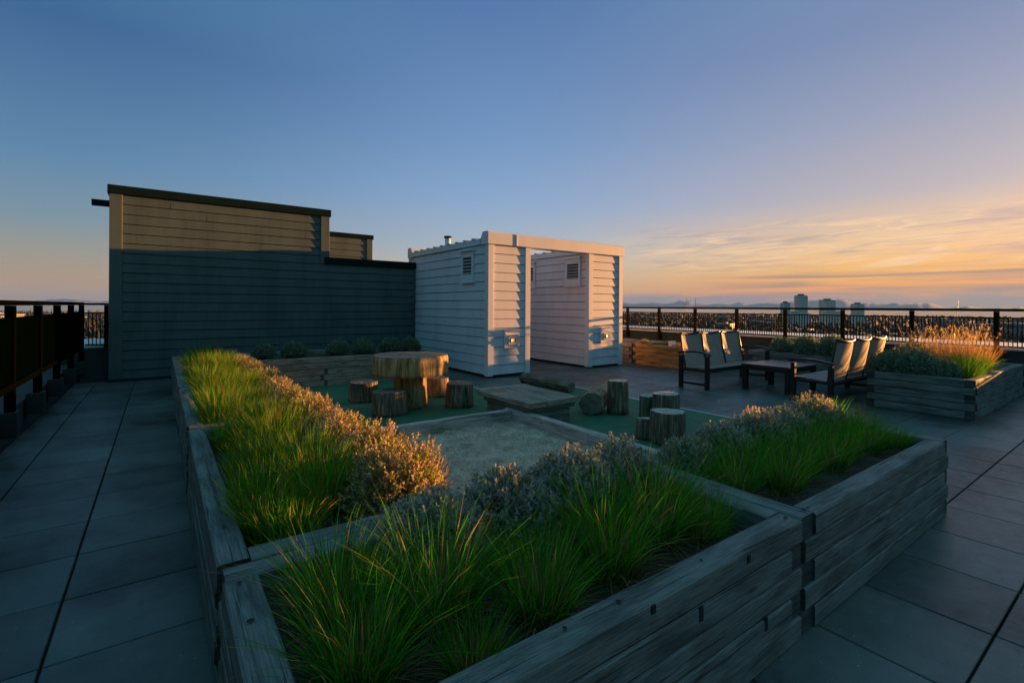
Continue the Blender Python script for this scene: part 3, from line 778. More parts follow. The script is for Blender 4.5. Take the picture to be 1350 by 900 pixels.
def bridge(y0, y1, label):
    b = MB(); n = len(b.v); x0, x1 = 5.965, 10.49; z0, z1 = 3.035, 3.325
    prof = [(y0, z0), (y0, z1-.035), (y0+.03, z1), (y1-.08, z1), (y1, z0+.16), (y1, z0)] if y0 < 11 else [(y0, z0+.1), (y0+.1, z1), (y1-.03, z1), (y1, z1-.04), (y1, z0), (y0, z0)]
    ra = [b.vert((x0, y, z)) for y, z in prof]; rb = [b.vert((x1, y, z)) for y, z in prof]; m = len(prof)
    for k in range(m):
        l = (k+1) % m; b.face((ra[k], rb[k], rb[l], ra[l]))
    b.face(ra); b.face(rb[::-1])
    o = b.build('roof_beam', M['white_trim']); tag(o, label, 'beam')
    if y0 < 11:
        s = MB(); s.cbox(6.74, 6.775, y0-.014, y0-.001, z0, z1-.02); s.build('joint_cover', M['white_trim'], o)
bridge(SY-.06, SY+.26, 'white front roof beam bridging the two white sheds above the passage')
bridge(13.22, 13.55, 'white rear roof beam joining the backs of the two sheds')

# ------------------------------------------------------------------ railings, parapets
def parapets():
    t = thing('parapet_wall', 'dark low parapet wall below the right railing with a wide pale roof ledge', 'parapet wall')
    b = MB(); b.box(14.66, 14.9, -9, 17.2, -.3, .745); b.build('wall_body', M['parapet'], t)
    b = MB(); b.box(14.64, 17.3, -9, 17.2, .748, .79); b.build('roof_ledge', M['membrane'], t)
    t = thing('parapet_wall', 'low dark parapet curb along the left path under the solid railing', 'parapet wall')
    b = MB(); b.box(-1.75, -1.415, -4, 13.24, -.3, .36); b.build('wall_body', M['parapet'], t)
    b = MB(); b.box(-1.80, -1.40, -4, 13.24, .362, .40); b.build('cap', M['parapet'], t)
    t = thing('parapet_wall', 'dark parapet closing the end of the left path beside the stair building', 'parapet wall')
    b = MB(); b.box(-1.80, -.875, 13.262, 13.5, -.3, .70); b.build('wall_body', M['parapet'], t)
    b = MB(); b.box(-4.5, -.875, 13.5, 16.2, .70, .745); b.build('roof_ledge', M['membrane'], t)
parapets()
def right_railing():
    L = (14.58, 5, .8)
    t = thing('metal_railing', 'black picket railing along the right roof edge, above the city view', 'railing', L)
    X = 14.58; sp = 1.455; y0 = 2.36; ys = [y0 + sp*k for k in range(-1, 10)]
    b = MB(); b.cbox(X-.035, X+.035, ys[0], ys[-1], 1.575, 1.635); off(b.build('top_rail', M['rail'], t), L)
    for y in ys:
        b = MB(); b.cbox(X-.042, X+.042, y-.042, y+.042, .55, 1.573); b.box(X-.07, X+.07, y-.07, y+.07, .50, .552)
        b.box(X-.03, X+.11, y-.05, y+.05, .48, .70); off(b.build('post', M['rail'], t), L)
    for y in ys[:-1]:
        b = MB(); a, c = y+.044, y+sp-.044
        b.cbox(X-.02, X+.02, a, c, 1.42, 1.45); b.cbox(X-.02, X+.02, a, c, .80, .84)
        n = 19
        for k in range(n):
            yy = a + (c-a)*(k+1)/(n+1); b.box(X-.008, X+.008, yy-.008, yy+.008, .841, 1.419)
        off(b.build('picket_panel', M['rail'], t), L)
right_railing()
def shade_screen():  # out-of-view screen added to keep the low sun off the near beds
    L = (14.58, -4, .8)
    t = thing('metal_railing', 'unseen solid screen added in line with the picket railing to shade the near planters', 'railing', L)
    b = MB(); b.box(14.55, 14.60, -8.0, .55, .70, 1.66); off(b.build('shade_panel', M['panel'], t), L)
shade_screen()
def left_railing():
    L = (-1.3, 8, .4)
    t = thing('metal_railing', 'dark solid-panel railing along the left path', 'railing', L)
    X = -1.30; ys = [1.55 + 1.458*k for k in range(-1, 9)]; ys[-1] = 13.215
    b = MB(); b.cbox(X-.04, X+.04, ys[0], ys[-1], 1.60, 1.655); off(b.build('top_rail', M['rail_black'], t), L)
    for y in ys:
        b = MB(); b.cbox(X-.04, X+.04, y-.045, y+.045, .22, 1.598)
        o = off(b.build('post', M['rail_black'], t), L)
        b = MB(); b.cbox(X-.098, X+.07, y-.10, y+.10, .19, .46); off(b.build('post_bracket', M['void'], o), (0,0,0))
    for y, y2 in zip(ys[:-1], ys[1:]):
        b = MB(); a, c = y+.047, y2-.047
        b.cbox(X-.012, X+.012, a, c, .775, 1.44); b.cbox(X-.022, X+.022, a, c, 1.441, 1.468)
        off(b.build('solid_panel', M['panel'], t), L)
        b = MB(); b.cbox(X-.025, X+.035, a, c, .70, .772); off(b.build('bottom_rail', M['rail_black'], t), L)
    t = thing('metal_railing', 'short picket railing closing the end of the left path', 'railing', (-1.1, 13.3, .7))
    L = (-1.1, 13.3, .7); Y = 13.30
    b = MB(); b.cbox(-1.33, -.875, Y-.03, Y+.03, 1.60, 1.64); off(b.build('top_rail', M['rail_black'], t), L)
    for x in (-.915,):
        b = MB(); b.cbox(x-.035, x+.035, Y-.032, Y+.032, .71, 1.598); off(b.build('post', M['rail_black'], t), L)
    b = MB(); b.cbox(-1.255, -.952, Y-.02, Y+.02, 1.42, 1.448); b.cbox(-1.255, -.952, Y-.02, Y+.02, .76, .79)
    for k in range(4): x = -1.255 + .303*(k+1)/5; b.box(x-.008, x+.008, Y-.008, Y+.008, .791, 1.419)
    off(b.build('picket_panel', M['rail_black'], t), L)
left_railing()

# ------------------------------------------------------------------ lounge furniture
def lounge_bench(label):
    """three-seat sling bench, local x along it, front at y = 0, back at y = .66"""
    W_ = 2.42
    t = thing('lounge_bench', label, 'bench', (0,0,0), 0, 'three-seat lounge benches')
    lw = .038
    for x in (lw, W_-lw):
        s = MB(); s.cbox(x-lw, x+lw, 0, .07, 0, .665); s.cbox(x-lw, x+lw, .59, .66, 0, .655)
        s.cbox(x-.022, x+.022, .071, .589, .075, .118); s.cbox(x-.022, x+.022, .071, .589, .345, .395)
        s.build('side_frame', M['black'], t)
        a = MB(); n = 8; pts = [(-.02 + .70*k/n, .672 + .05*math.sin(PI*(k/n)**.8)) for k in range(n+1)]
        for k in range(n):
            (ya, za), (yb2, zb) = pts[k], pts[k+1]; h = .034; w = .045
            m = len(a.v)
            for (y, z) in ((ya, za), (yb2, zb)):
                a.v += [(x-w, y, z), (x+w, y, z), (x+w, y, z+h), (x-w, y, z+h)]
            for q in ((0,1,5,4),(1,2,6,5),(2,3,7,6),(3,0,4,7)): a.face([m+i for i in q])
            if k == 0: a.face((m+3, m+2, m+1, m))
            if k == n-1: a.face((m+4, m+5, m+6, m+7))
        a.build('armrest', M['black'], t)
    b = MB(); b.cbox(.077, W_-.077, .005, .055, .345, .415); b.build('front_rail', M['black'], t)
    b = MB(); b.cbox(.077, W_-.077, .595, .645, .32, .38); b.build('rear_rail', M['black'], t)
    x0, x1 = .085, W_-.085; pw = (x1-x0)/3
    for k in range(3):
        a0, a1 = x0 + pw*k + .009, x0 + pw*(k+1) - .009
        m = MB(); nx, ny = 8, 10; idx = {}
        for i in range(nx+1):
            for j in range(ny+1):
                u, v = i/nx, j/ny
                z = .425 - .035*v - .022*math.sin(PI*u)*math.sin(PI*min(1, v*1.1))
                idx[i,j] = m.vert((a0+(a1-a0)*u, .01+.56*v, z))
        for i in range(nx):
            for j in range(ny): m.face((idx[i,j], idx[i+1,j], idx[i+1,j+1], idx[i,j+1]), [(i/nx*.7,j/ny*.6),((i+1)/nx*.7,j/ny*.6),((i+1)/nx*.7,(j+1)/ny*.6),(i/nx*.7,(j+1)/ny*.6)], 0, True)
        m.build('seat_sling', M['fabric'], t)
        m = MB(); idx = {}; nx, ny = 14, 12
        for i in range(nx+1):
            for j in range(ny+1):
                u, v = i/nx, j/ny
                y = .56 + .13*v + .056*(1-(2*u-1)**2)*(.35+.65*v) + .012*math.sin(PI*v)
                idx[i,j] = m.vert((a0+(a1-a0)*u, y, .40 + .68*v - .028*(1-(2*u-1)**2)*v))
        for i in range(nx):
            for j in range(ny): m.face((idx[i,j], idx[i+1,j], idx[i+1,j+1], idx[i,j+1]), [(i/nx*.7,j/ny*.7),((i+1)/nx*.7,j/ny*.7),((i+1)/nx*.7,(j+1)/ny*.7),(i/nx*.7,(j+1)/ny*.7)], 0, True)
        m.build('back_sling', M['fabric'], t)
        f = MB()
        for xx in (a0-.004, a1+.004):
            f.tube([(xx, .555, .36), (xx, .56, .40), (xx, .625, .74), (xx, .69, 1.085)], .017, 6)
        f.tube([(a0+(a1-a0)*u, .69 + .056*(1-(2*u-1)**2), 1.088 - .028*(1-(2*u-1)**2)) for u in (0, .125, .25, .375, .5, .625, .75, .875, 1)], .022, 6)
        f.build('back_frame', M['black'], t)
    sc = MB()
    for x in (.12, .9, 1.6): sc.tube([(x, .02, .418), (x, .02, .43)], .008, 6)
    return t
b1 = lounge_bench('grey sling lounge bench facing the camera, left of the low black table')
b1.location = (8.66, 5.44, 0)
b2 = lounge_bench('grey sling lounge bench seen from behind, right of the low black table')
b2.location = (9.0+2.42, 4.06, 0); b2.rotation_euler = (0, 0, PI)
def low_table():
    L = (9.45, 4.27, 0)
    t = thing('low_table', 'low square black table between the two lounge benches', 'table', L)
    w, d = 1.15, .93
    b = MB(); b.beam((0, d/2, .498), (w, d/2, .498), d, .034, .006, wob=0); b.build('tabletop', M['table'], t)
    b = MB(); b.cbox(.02, w-.02, .02, .06, .40, .48); b.cbox(.02, w-.02, d-.06, d-.02, .40, .48); b.cbox(.02, .06, .061, d-.061, .40, .48); b.cbox(w-.06, w-.02, .061, d-.061, .40, .48)
    b.build('apron', M['black'], t)
    for x in (.012, w-.102):
        for y in (.012, d-.102):
            b = MB(); b.cbox(x, x+.09, y, y+.09, 0, .479); b.build('leg', M['black'], t)
low_table()
def litter():
    b = MB(); 
    for _ in range(7):
        n = len(b.v)
        for _ in range(3): b.v.append((R(-.02,.02), R(-.02,.02), R(.002,.03)))
        b.face((n, n+1, n+2), [(0,0)]*3)
    o = b.build('paper_scrap', M['membrane']); o.location = (7.77, 4.68, 0); tag(o, 'tiny white scrap lying on the paving in front of the lounge bench', 'litter')
    t = MB(); t.cbox(-.05, .05, -.05, .05, .45, .74); o = t.build('wooden_stake', M['cedar']); o.location = (11.9, 8.2, 0); tag(o, 'short square wooden stake with an orange sunlit side in the cedar planter', 'stake')
    t = MB(); t.cbox(-.08, .08, -.06, .06, .45, .64); t.cbox(-.09,.09,-.07,.07,.642,.665); o = t.build('valve_box', M['white_trim']); o.location = (11.75, 8.5, 0); tag(o, 'small pale utility box beside the stake in the cedar planter', 'box')
litter()

# ------------------------------------------------------------------ plants
def arrays_to_obj(name, V, F, Ccol, mat, parent=None):
    me = bpy.data.meshes.new(name)
    me.from_pydata(V, [], F)
    at = me.color_attributes.new('tint', 'FLOAT_COLOR', 'POINT')
    at.data.foreach_set('color', np.asarray(Ccol, dtype=np.float32).ravel())
    me.materials.append(mat); me.update()
    o = bpy.data.objects.new(name, me); COL.objects.link(o)
    if parent: o.parent = parent
    return o
def blades(base, hts, leans, dirs, widths, cols, rng, lev=4, curve=1.0):
    """base (n,3); returns verts, faces, colours of arching tapered blades"""
    n = len(base); V = []; Fs = []; Cc = []
    face = dirs + rng.normal(0, .9, n)
    for k in range(n):
        b = base[k]; h = hts[k]; l = leans[k]; d = dirs[k]; w = widths[k]
        ca, sa = math.cos(d), math.sin(d); cf, sf = -math.sin(face[k]), math.cos(face[k])
        m = len(V)
        bend = rng.uniform(.7, 1.5)*curve
        for s in range(lev):
            t = s/lev
            out = h*l*(.35*t + .65*t**(1+bend)); up = h*t*(1 - .38*l*l*t)
            ww = w*(1 - t**1.6)*.5 + .0004
            x = b[0] + ca*out; y = b[1] + sa*out; z = b[2] + up
            V.append((x - cf*ww, y - sf*ww, z)); V.append((x + cf*ww, y + sf*ww, z))
            Cc.append(cols[k]); Cc.append(cols[k])
        out = h*l; V.append((b[0] + ca*out, b[1] + sa*out, b[2] + h*(1 - .38*l*l))); Cc.append(cols[k])
        for s in range(lev-1):
            q = m + 2*s; Fs.append((q, q+1, q+3, q+2))
        q = m + 2*(lev-1); Fs.append((q, q+1, q+2))
    return V, Fs, Cc
GREENS = [(.034,.215,.008), (.055,.28,.010), (.026,.165,.008), (.085,.32,.012), (.045,.25,.012)]
STRAW = [(.34,.25,.11), (.26,.18,.07), (.40,.31,.15)]
def gcol(rng, n, straw=.08, pal=GREENS):
    out = []
    for _ in range(n):
        if rng.random() < straw: c = STRAW[rng.integers(3)]
        else: c = pal[rng.integers(len(pal))]
        k = rng.uniform(.55, 1.3); out.append((c[0]*k, c[1]*k, c[2]*k, 1))
    return out
def tuft(seed, n=520, r=.13, h=.46, straw=.17, wid=.0056):
    """one clump: upright fresh blades round short cut straw stalks"""
    rng = np.random.default_rng(seed)
    a = rng.uniform(0, 2*PI, n); q = r*np.sqrt(rng.uniform(0, 1, n))
    base = np.stack([q*np.cos(a), q*np.sin(a), np.zeros(n)], 1)
    hts = h*rng.uniform(.3, 1.15, n); leans = np.clip(.12 + .75*q/r*rng.uniform(.3, 1.1, n) + rng.normal(0, .1, n), .02, 1.1)
    dirs = a + rng.normal(0, .6, n)
    V, F, C = blades(base, hts, leans, dirs, wid*rng.uniform(.6, 1.3, n), gcol(rng, n, straw), rng)
    m = int(n*.7)                                                   # cut straw stalks
    a = rng.uniform(0, 2*PI, m); q = r*.85*np.sqrt(rng.uniform(0, 1, m))
    base = np.stack([q*np.cos(a), q*np.sin(a), np.zeros(m)], 1)
    V2, F2, C2 = blades(base, h*rng.uniform(.3, .68, m), np.clip(.25*q/r + rng.normal(0, .1, m), 0, .6), a, .0045*rng.uniform(.7, 1.3, m), gcol(rng, m, 1.0), rng, 3)
    o = len(V); V += V2; C += C2; F += [tuple(i+o for i in f) for f in F2]
    m = n//5                                                   # dead blades lying down
    a = rng.uniform(0, 2*PI, m); q = r*rng.uniform(.4, 1.2, m)
    base = np.stack([q*np.cos(a), q*np.sin(a), np.zeros(m)], 1)
    V2, F2, C2 = blades(base, .3*rng.uniform(.5, 1, m), rng.uniform(.95, 1.5, m), a, .004*np.ones(m), gcol(rng, m, .9), rng, 4)
    o = len(V); V += V2; C += C2; F += [tuple(i+o for i in f) for f in F2]
    return V, F, C
TUFTS = []
def make_tufts():
    for k in range(5):
        V, F, C = tuft(100+k, n=560)
        TUFTS.append(('tall', V, F, C))
make_tufts()
tuft_mesh = {}
def place_tuft(kind, x, y, z, s, label, group, sz=1.0):
    key = kind
    if key not in tuft_mesh:
        _, V, F, C = TUFTS[key]
        o = arrays_to_obj('grass_tuft', V, F, C, M['grass'])
        tuft_mesh[key] = o
    else:
        o = tuft_mesh[key].copy(); COL.objects.link(o)
    o.location = (x, y, z); o.scale = (s, s, s*sz); o.rotation_euler = (0, 0, R(0, 6.28))
    return tag(o, label, 'grass tuft', group)
lab = 'tall green grass tuft with straw stubble in the front timber planter'
for k, (x, y, s, sz) in enumerate([(.52,1.84,.85,.95), (.50,1.48,.8,.95), (.84,1.62,.95,.95), (.80,1.30,.55,.8), (1.16,1.42,.85,.85), (1.24,1.66,.72,.8), (1.60,1.48,.95,.95), (1.70,1.70,.8,.85), (2.02,1.56,1.0,.92), (2.30,1.72,.85,.9), (2.36,1.46,.65,.75), (2.06,1.76,.7,.85), (.74,1.98,.55,.9), (1.42,1.62,.6,.8), (2.2,1.42,.55,.7)]):
    place_tuft(k % 5, x, y, .46, s, lab, 'grass tufts in the front planter', sz*R(.9, 1.02))
lab = 'green grass tuft in the right foreground planter before its lavender'
for k, (x, y, s) in enumerate([(2.88,1.62,.72), (2.95,1.90,.7), (3.18,1.48,.72), (3.25,1.75,.8), (3.55,1.55,.75), (3.6,1.82,.75), (3.9,1.48,.7), (3.95,1.72,.8), (4.28,1.55,.75), (4.3,1.78,.75), (4.62,1.5,.7), (4.66,1.74,.85), (4.9,1.62,.75), (4.92,1.92,.85), (4.88,1.38,.55)]):
    place_tuft((k+2) % 5, x, y, .46, s, lab, 'grass tufts in the right foreground planter', .92)
lab = 'bright green sunlit grass tuft in the right edge planter'
for k, (x, y, s) in enumerate([(10.05,1.98,.75), (10.35,2.0,.95), (10.7,2.08,1.05), (11.1,2.12,.95), (10.25,2.25,.85), (11.45,2.05,.8)]):
    place_tuft(k % 5, x, y, .46, s, lab, 'grass tufts in the right edge planter')
GOLD = [(.12,.27,.018), (.17,.33,.02), (.09,.24,.015), (.23,.33,.025), (.22,.21,.03)]
def grass_bed(x0, x1, y0, y1, n, h, seed, label, straw=.12):
    rng = np.random.default_rng(seed)
    nc = int((x1-x0)*(y1-y0)*17); cx = rng.uniform(x0+.08, x1-.08, nc); cy = rng.uniform(y0+.1, y1-.1, nc); ch = rng.uniform(.75, 1.15, nc)
    i = rng.integers(0, nc, n); a = rng.uniform(0, 2*PI, n); q = .13*np.sqrt(rng.uniform(0, 1, n))
    base = np.stack([np.clip(cx[i] + q*np.cos(a), x0, x1), np.clip(cy[i] + q*np.sin(a), y0, y1), np.full(n, .46)], 1)
    hts = h*ch[i]*rng.uniform(.5, 1.1, n); leans = np.clip(.1 + .6*q/.13*rng.uniform(.2, 1.1, n) + rng.normal(0, .1, n), .02, 1.0)
    V, F, C = blades(base, hts, leans, a + rng.normal(0, .6, n), .0054*rng.uniform(.6, 1.3, n), gcol(rng, n, straw, GREENS + GOLD + GOLD), rng)
    o = arrays_to_obj('grass', V, F, C, M['grass']); return tag(o, label, 'grass', None, 'stuff')
grass_bed(.34, 1.0, 2.42, 4.76, 15000, .36, 11, 'dense green grass with golden tips filling the nearest bed of the left path')
grass_bed(.34, .98, 5.0, 7.26, 9500, .36, 12, 'dense green grass filling the second bed of the left path')
grass_bed(.34, .98, 7.5, 9.7, 6000, .38, 13, 'dense green grass filling the third bed of the left path')
grass_bed(.34, .98, 9.9, 11.5, 2600, .38, 14, 'dense green grass filling the farthest bed of the left path')

FOL = {'lav': [(.26,.28,.25), (.19,.215,.18), (.33,.34,.32), (.14,.19,.10)],
       'heath': [(.27,.21,.11), (.21,.20,.085), (.31,.23,.16), (.17,.20,.065)],
       'bush': [(.17,.225,.16), (.21,.255,.195), (.125,.185,.115), (.25,.285,.23)]}
TIP = {'lav': [(.48,.41,.40), (.42,.39,.37), (.52,.43,.34)], 'heath': [(.60,.41,.33), (.55,.36,.28), (.50,.42,.12), (.40,.42,.08)], 'bush': [(.13,.17,.11), (.17,.20,.14)]}
def shrub(kind, seed, r, h, shoots, upright=.6, leaf=.015):
    """mound of many upright leafy shoots; returns (foliage arrays, tip arrays)"""
    rng = np.random.default_rng(seed)
    V, F, C = [], [], []; V2, F2, C2 = [], [], []
    lob = [(rng.uniform(-.5, .5)*r, rng.uniform(-.5, .5)*r, rng.uniform(.75, 1.1)) for _ in range(6)]
    def leafq(V, F, C, p, d, L, w, c):
        d = d/np.linalg.norm(d); s = np.cross(d, rng.normal(0, 1, 3)); s /= (np.linalg.norm(s) + 1e-9); s *= w
        m = len(V); V += [tuple(p), tuple(p + d*L*.5 + s), tuple(p + d*L), tuple(p + d*L*.5 - s)]; F.append((m, m+1, m+2, m+3)); C.extend([c]*4)
    for k in range(shoots):
        a = rng.uniform(0, 2*PI); u = math.sqrt(rng.uniform(0, 1)); th = u*1.42
        prof = 1.0
        for (lx, ly, ls) in lob[:3]:
            dd = math.hypot(r*math.cos(a)*u - lx, r*math.sin(a)*u - ly); prof += .10*math.exp(-(dd/(.35*r))**2)*(ls-.85)*6
        prof *= rng.uniform(.80, 1.08) if rng.random() < .9 else rng.uniform(1.05, 1.13)
        top = np.array([r*math.sin(th)*math.cos(a)*prof, r*math.sin(th)*math.sin(a)*prof, h*max(.16, math.cos(th)**.8)*prof])
        nrm = np.array([math.sin(th)*math.cos(a), math.sin(th)*math.sin(a), math.cos(th)*.9 + upright]); nrm /= np.linalg.norm(nrm)
        nrm = nrm + rng.normal(0, .14, 3); nrm /= np.linalg.norm(nrm)
        L = rng.uniform(.45, .75)*min(h, r)
        p0 = top - nrm*L
        if p0[2] < 0: p0[2] = 0
        ax = top - p0; L = np.linalg.norm(ax); ax = ax/(L + 1e-9)
        c = FOL[kind][rng.integers(len(FOL[kind]))]; kk = rng.uniform(.75, 1.25); c = (c[0]*kk, c[1]*kk, c[2]*kk, 1)
        s = np.cross(ax, rng.normal(0, 1, 3)); s /= (np.linalg.norm(s)+1e-9); s *= .0016
        m = len(V); V += [tuple(p0 - s), tuple(p0 + s), tuple(top)]; F.append((m, m+1, m+2)); C += [(.13,.10,.07,1)]*3
        nl = rng.integers(9, 14)
        for q in range(nl):
            t = rng.uniform(.25, 1.0); p = p0 + ax*L*t
            d = ax*rng.uniform(.5, 1.2) + rng.normal(0, .55, 3)
            leafq(V, F, C, p, d, leaf*rng.uniform(.55, 1.7), leaf*(.28 if kind == 'bush' else .2)*rng.uniform(.6, 1.4), c)
        if kind != 'bush' or rng.random() < .5:
            ct = TIP[kind][rng.integers(len(TIP[kind]))]; kk = rng.uniform(.75, 1.25); ct = (ct[0]*kk, ct[1]*kk, ct[2]*kk, 1)
            for q in range(rng.integers(6, 11)):
                p = top - ax*rng.uniform(-.2, 1)*leaf*1.6
                leafq(V2, F2, C2, p, ax + rng.normal(0, .5, 3), leaf*rng.uniform(.5, .9), leaf*.2, ct)
    return (V, F, C), (V2, F2, C2)
SH = {}
def make_shrub(key, name, kind, seed, r, h, shoots, leaf):
    t = bpy.data.objects.new(name, None); COL.objects.link(t)
    a, b = shrub(kind, seed, r, h, shoots, leaf=leaf)
    arrays_to_obj('foliage', *a, M['leaf'], t)
    if b[0]: arrays_to_obj('flower_tips' if kind != 'bush' else 'young_tips', *b, M['leaf'], t)
    SH[key] = [t, False]
for k in range(4): make_shrub(('lav', k), 'lavender_shrub', 'lav', 200+k, .28, .34, 1000, .026)
for k in range(4): make_shrub(('heath', k), 'heather_shrub', 'heath', 220+k, .27, .30, 900, .020)
for k in range(3): make_shrub(('bush', k), 'round_bush', 'bush', 240+k, .30, .36, 900, .032)
def put(key, x, y, z, s, label, group, cat, sz=1.0, sx=1.0):
    ent = SH[key]
    if not ent[1]: t = ent[0]; ent[1] = True
    else: t = copy_tree(ent[0])
    t.location = (x, y, z); t.scale = (s*sx, s, s*sz); t.rotation_euler = (0, 0, R(0, 6.28) if sx == 1 else R(-.2, .2))
    return tag(t, label, cat, group)
gl = 'heather and lavender mounds along the left planters'
lft = [(1.08,2.62,'sunlit heather mound at the near end of the left planter row, nearest the front planter'),
       (1.10,3.08,'sunlit heather mound second from the near end of the left row'),
       (1.07,3.55,'sunlit heather mound third from the near end of the left row'),
       (1.10,4.02,'sunlit heather mound fourth from the near end, beside the sandbox'),
       (1.08,4.48,'pinkish heather mound where the nearest left bed ends'),
       (1.09,5.25,'pinkish heather mound at the near end of the second left bed'),
       (1.07,5.85,'orange-lit heather mound in the middle of the second left bed'),
       (1.08,6.5,'orange-lit heather mound toward the far end of the second left bed'),
       (1.06,7.05,'heather mound closing the far end of the second left bed'),
       (1.08,7.9,'grey and pink mound at the near end of the third left bed'),
       (1.05,8.8,'grey and pink mound in the middle of the third left bed'),
       (1.02,9.5,'mound with yellow-green tips closing the third left bed'),
       (1.0,10.4,'pale mound in the farthest left bed, near the dark wall')]
for k, (x, y, l) in enumerate(lft): put(('heath', k % 4), x, y, .45, R(.92, 1.12), l, gl, 'shrub', R(.9, 1.1))
gl = 'lavender mounds along the back of the front planter'
for k, (x, y, s, l) in enumerate([(1.00,1.98,1.0,'dark grey lavender at the left of the front planter, beside the sunlit heather'),
                                  (1.42,1.99,1.02,'dark lavender second from left in the front planter, before the sand'),
                                  (1.84,1.98,1.1,'bushy lavender third from left in the front planter, tips lit pink'),
                                  (2.26,1.98,1.04,'lavender at the right end of the front planter, tips lit pink')]):
    put(('lav', k % 4), x, y, .45, s*.9, l, gl, 'shrub')
gl = 'lavender mounds along the back of the right foreground planter'
for k, (x, y, s, l) in enumerate([(2.95,2.0,.8,'small silvery lavender at the left end of the right foreground planter, beside the knotty stump'),
                                  (3.36,1.98,.95,'silvery lavender left of the middle in the right foreground planter'),
                                  (3.82,1.96,1.05,'grey lavender with pink tips in the middle of the right foreground planter'),
                                  (4.28,1.98,1.02,'grey lavender right of the middle in the right foreground planter'),
                                  (4.78,1.95,1.08,'tallest rounded lavender at the right end of the right foreground planter, its right side golden')]):
    put(('lav', (k+1) % 4), x, y, .45, s*.9, l, gl, 'shrub')
gl = 'round bushes below the dark wall'
for k, (x, s, l) in enumerate([(1.72,.78,'leftmost small round bush below the dark wall'), (2.30,.85,'second small round bush below the dark wall, left of the gap'), (3.20,.85,'small round bush right of the gap below the dark wall'),
                               (3.78,.9,'small round bush below the dark wall, third from the shed'), (4.42,.9,'small round bush below the dark wall, second from the shed'), (4.92,.85,'small round bush below the dark wall, touching the shed')]):
    put(('bush', k % 3), x, 11.0, .52, s, l, gl, 'bush', 1.0)
gl = 'round bushes behind the lounge benches'
for k, (y, s, l) in enumerate([(5.60,.95,'leftmost round bush behind the low black table'), (5.08,1.02,'second round bush behind the low black table'), (4.56,1.1,'third and tallest round bush behind the low black table'), (4.05,.95,'round bush partly behind the lounge bench seen from the back')]):
    put(('bush', k % 3), 12.05, y, .46, s, l, gl, 'bush', 1.28)
gl = 'grey-green bushes in the right edge planter'
for k, (x, y, s, l) in enumerate([(9.95,2.90,.95,'grey-green bush at the left corner of the right edge planter'), (10.0,2.55,1.02,'dense grey-green bush in the middle of the right edge planter'), (9.95,2.22,.8,'low grey-green bush beside the bright grass in the right edge planter'), (10.9,2.85,1.1,'pale round bush at the back of the right edge planter')]):
    put(('bush', (k+1) % 3), x, y, .46, s*1.12, l, gl, 'bush', 1.08)
put(('heath', 2), 11.35, 9.15, .46, .7, 'small yellow-green shrub in the corner of the cedar planter beside the shed', None, 'shrub')
def fountain(seed, n, h, r):
    rng = np.random.default_rng(seed)
    a = rng.uniform(0, 2*PI, n); q = r*np.sqrt(rng.uniform(0, 1, n))
    base = np.stack([q*np.cos(a), q*np.sin(a), np.zeros(n)], 1)
    pal = [(.38,.20,.09), (.46,.28,.15), (.30,.16,.07), (.46,.33,.21)]
    cols = []
    for _ in range(n):
        c = pal[rng.integers(4)]; k = rng.uniform(.7, 1.2); cols.append((c[0]*k, c[1]*k, c[2]*k, 1))
    V, F, C = blades(base, h*rng.uniform(.45, 1.05, n), np.clip(.55*q/r*rng.uniform(.2, 1.2, n) + .08, .02, .9), a + rng.normal(0, .7, n), .0042*rng.uniform(.6, 1.3, n), cols, rng, 4)
    for k in range(n//14):                                     # feathery seed heads
        a = rng.uniform(0, 2*PI); l = rng.uniform(.1, .5); hh = h*rng.uniform(.95, 1.25); d = np.array([math.cos(a)*l, math.sin(a)*l, 1.0]); d /= np.linalg.norm(d)
        p = np.array([rng.uniform(-r, r)*.5, rng.uniform(-r, r)*.5, 0.0]); s = np.cross(d, rng.normal(0,1,3)); s /= np.linalg.norm(s)
        m = len(V); e = p + d*hh; V += [tuple(p - s*.001), tuple(p + s*.001), tuple(e)]; F.append((m, m+1, m+2)); C += [(.5,.36,.2,1)]*3
        for q in range(22):
            t = rng.uniform(.78, 1.0); pp = p + d*hh*t; dd = d*.8 + rng.normal(0, .45, 3); dd /= np.linalg.norm(dd); ss = np.cross(dd, rng.normal(0,1,3)); ss /= np.linalg.norm(ss); Lh = .035*rng.uniform(.6, 1.3)
            m = len(V); V += [tuple(pp - ss*.002), tuple(pp + ss*.002), tuple(pp + dd*Lh)]; F.append((m, m+1, m+2)); C += [(.60,.42,.26,1)]*3
    return V, F, C
def fountains():
    for k, (x, y, s, l) in enumerate([(10.75,2.60,.98,'feathery orange ornamental grass clump left in the right edge planter'), (11.15,2.35,1.05,'feathery orange ornamental grass clump in the middle of the right edge planter'),
                                      (11.6,2.15,1.05,'feathery orange ornamental grass clump at the right of the right edge planter'), (12.75,5.3,.55,'low reddish ornamental grass behind the round bushes, left'), (12.75,4.1,.55,'low reddish ornamental grass behind the round bushes, right')]):
        V, F, C = fountain(300+k, 620, .72, .2)
        o = arrays_to_obj('ornamental_grass', V, F, C, M['grass']); o.location = (x, y, .46); o.scale = (s,)*3
        tag(o, l, 'ornamental grass', 'feathery ornamental grasses')
fountains()

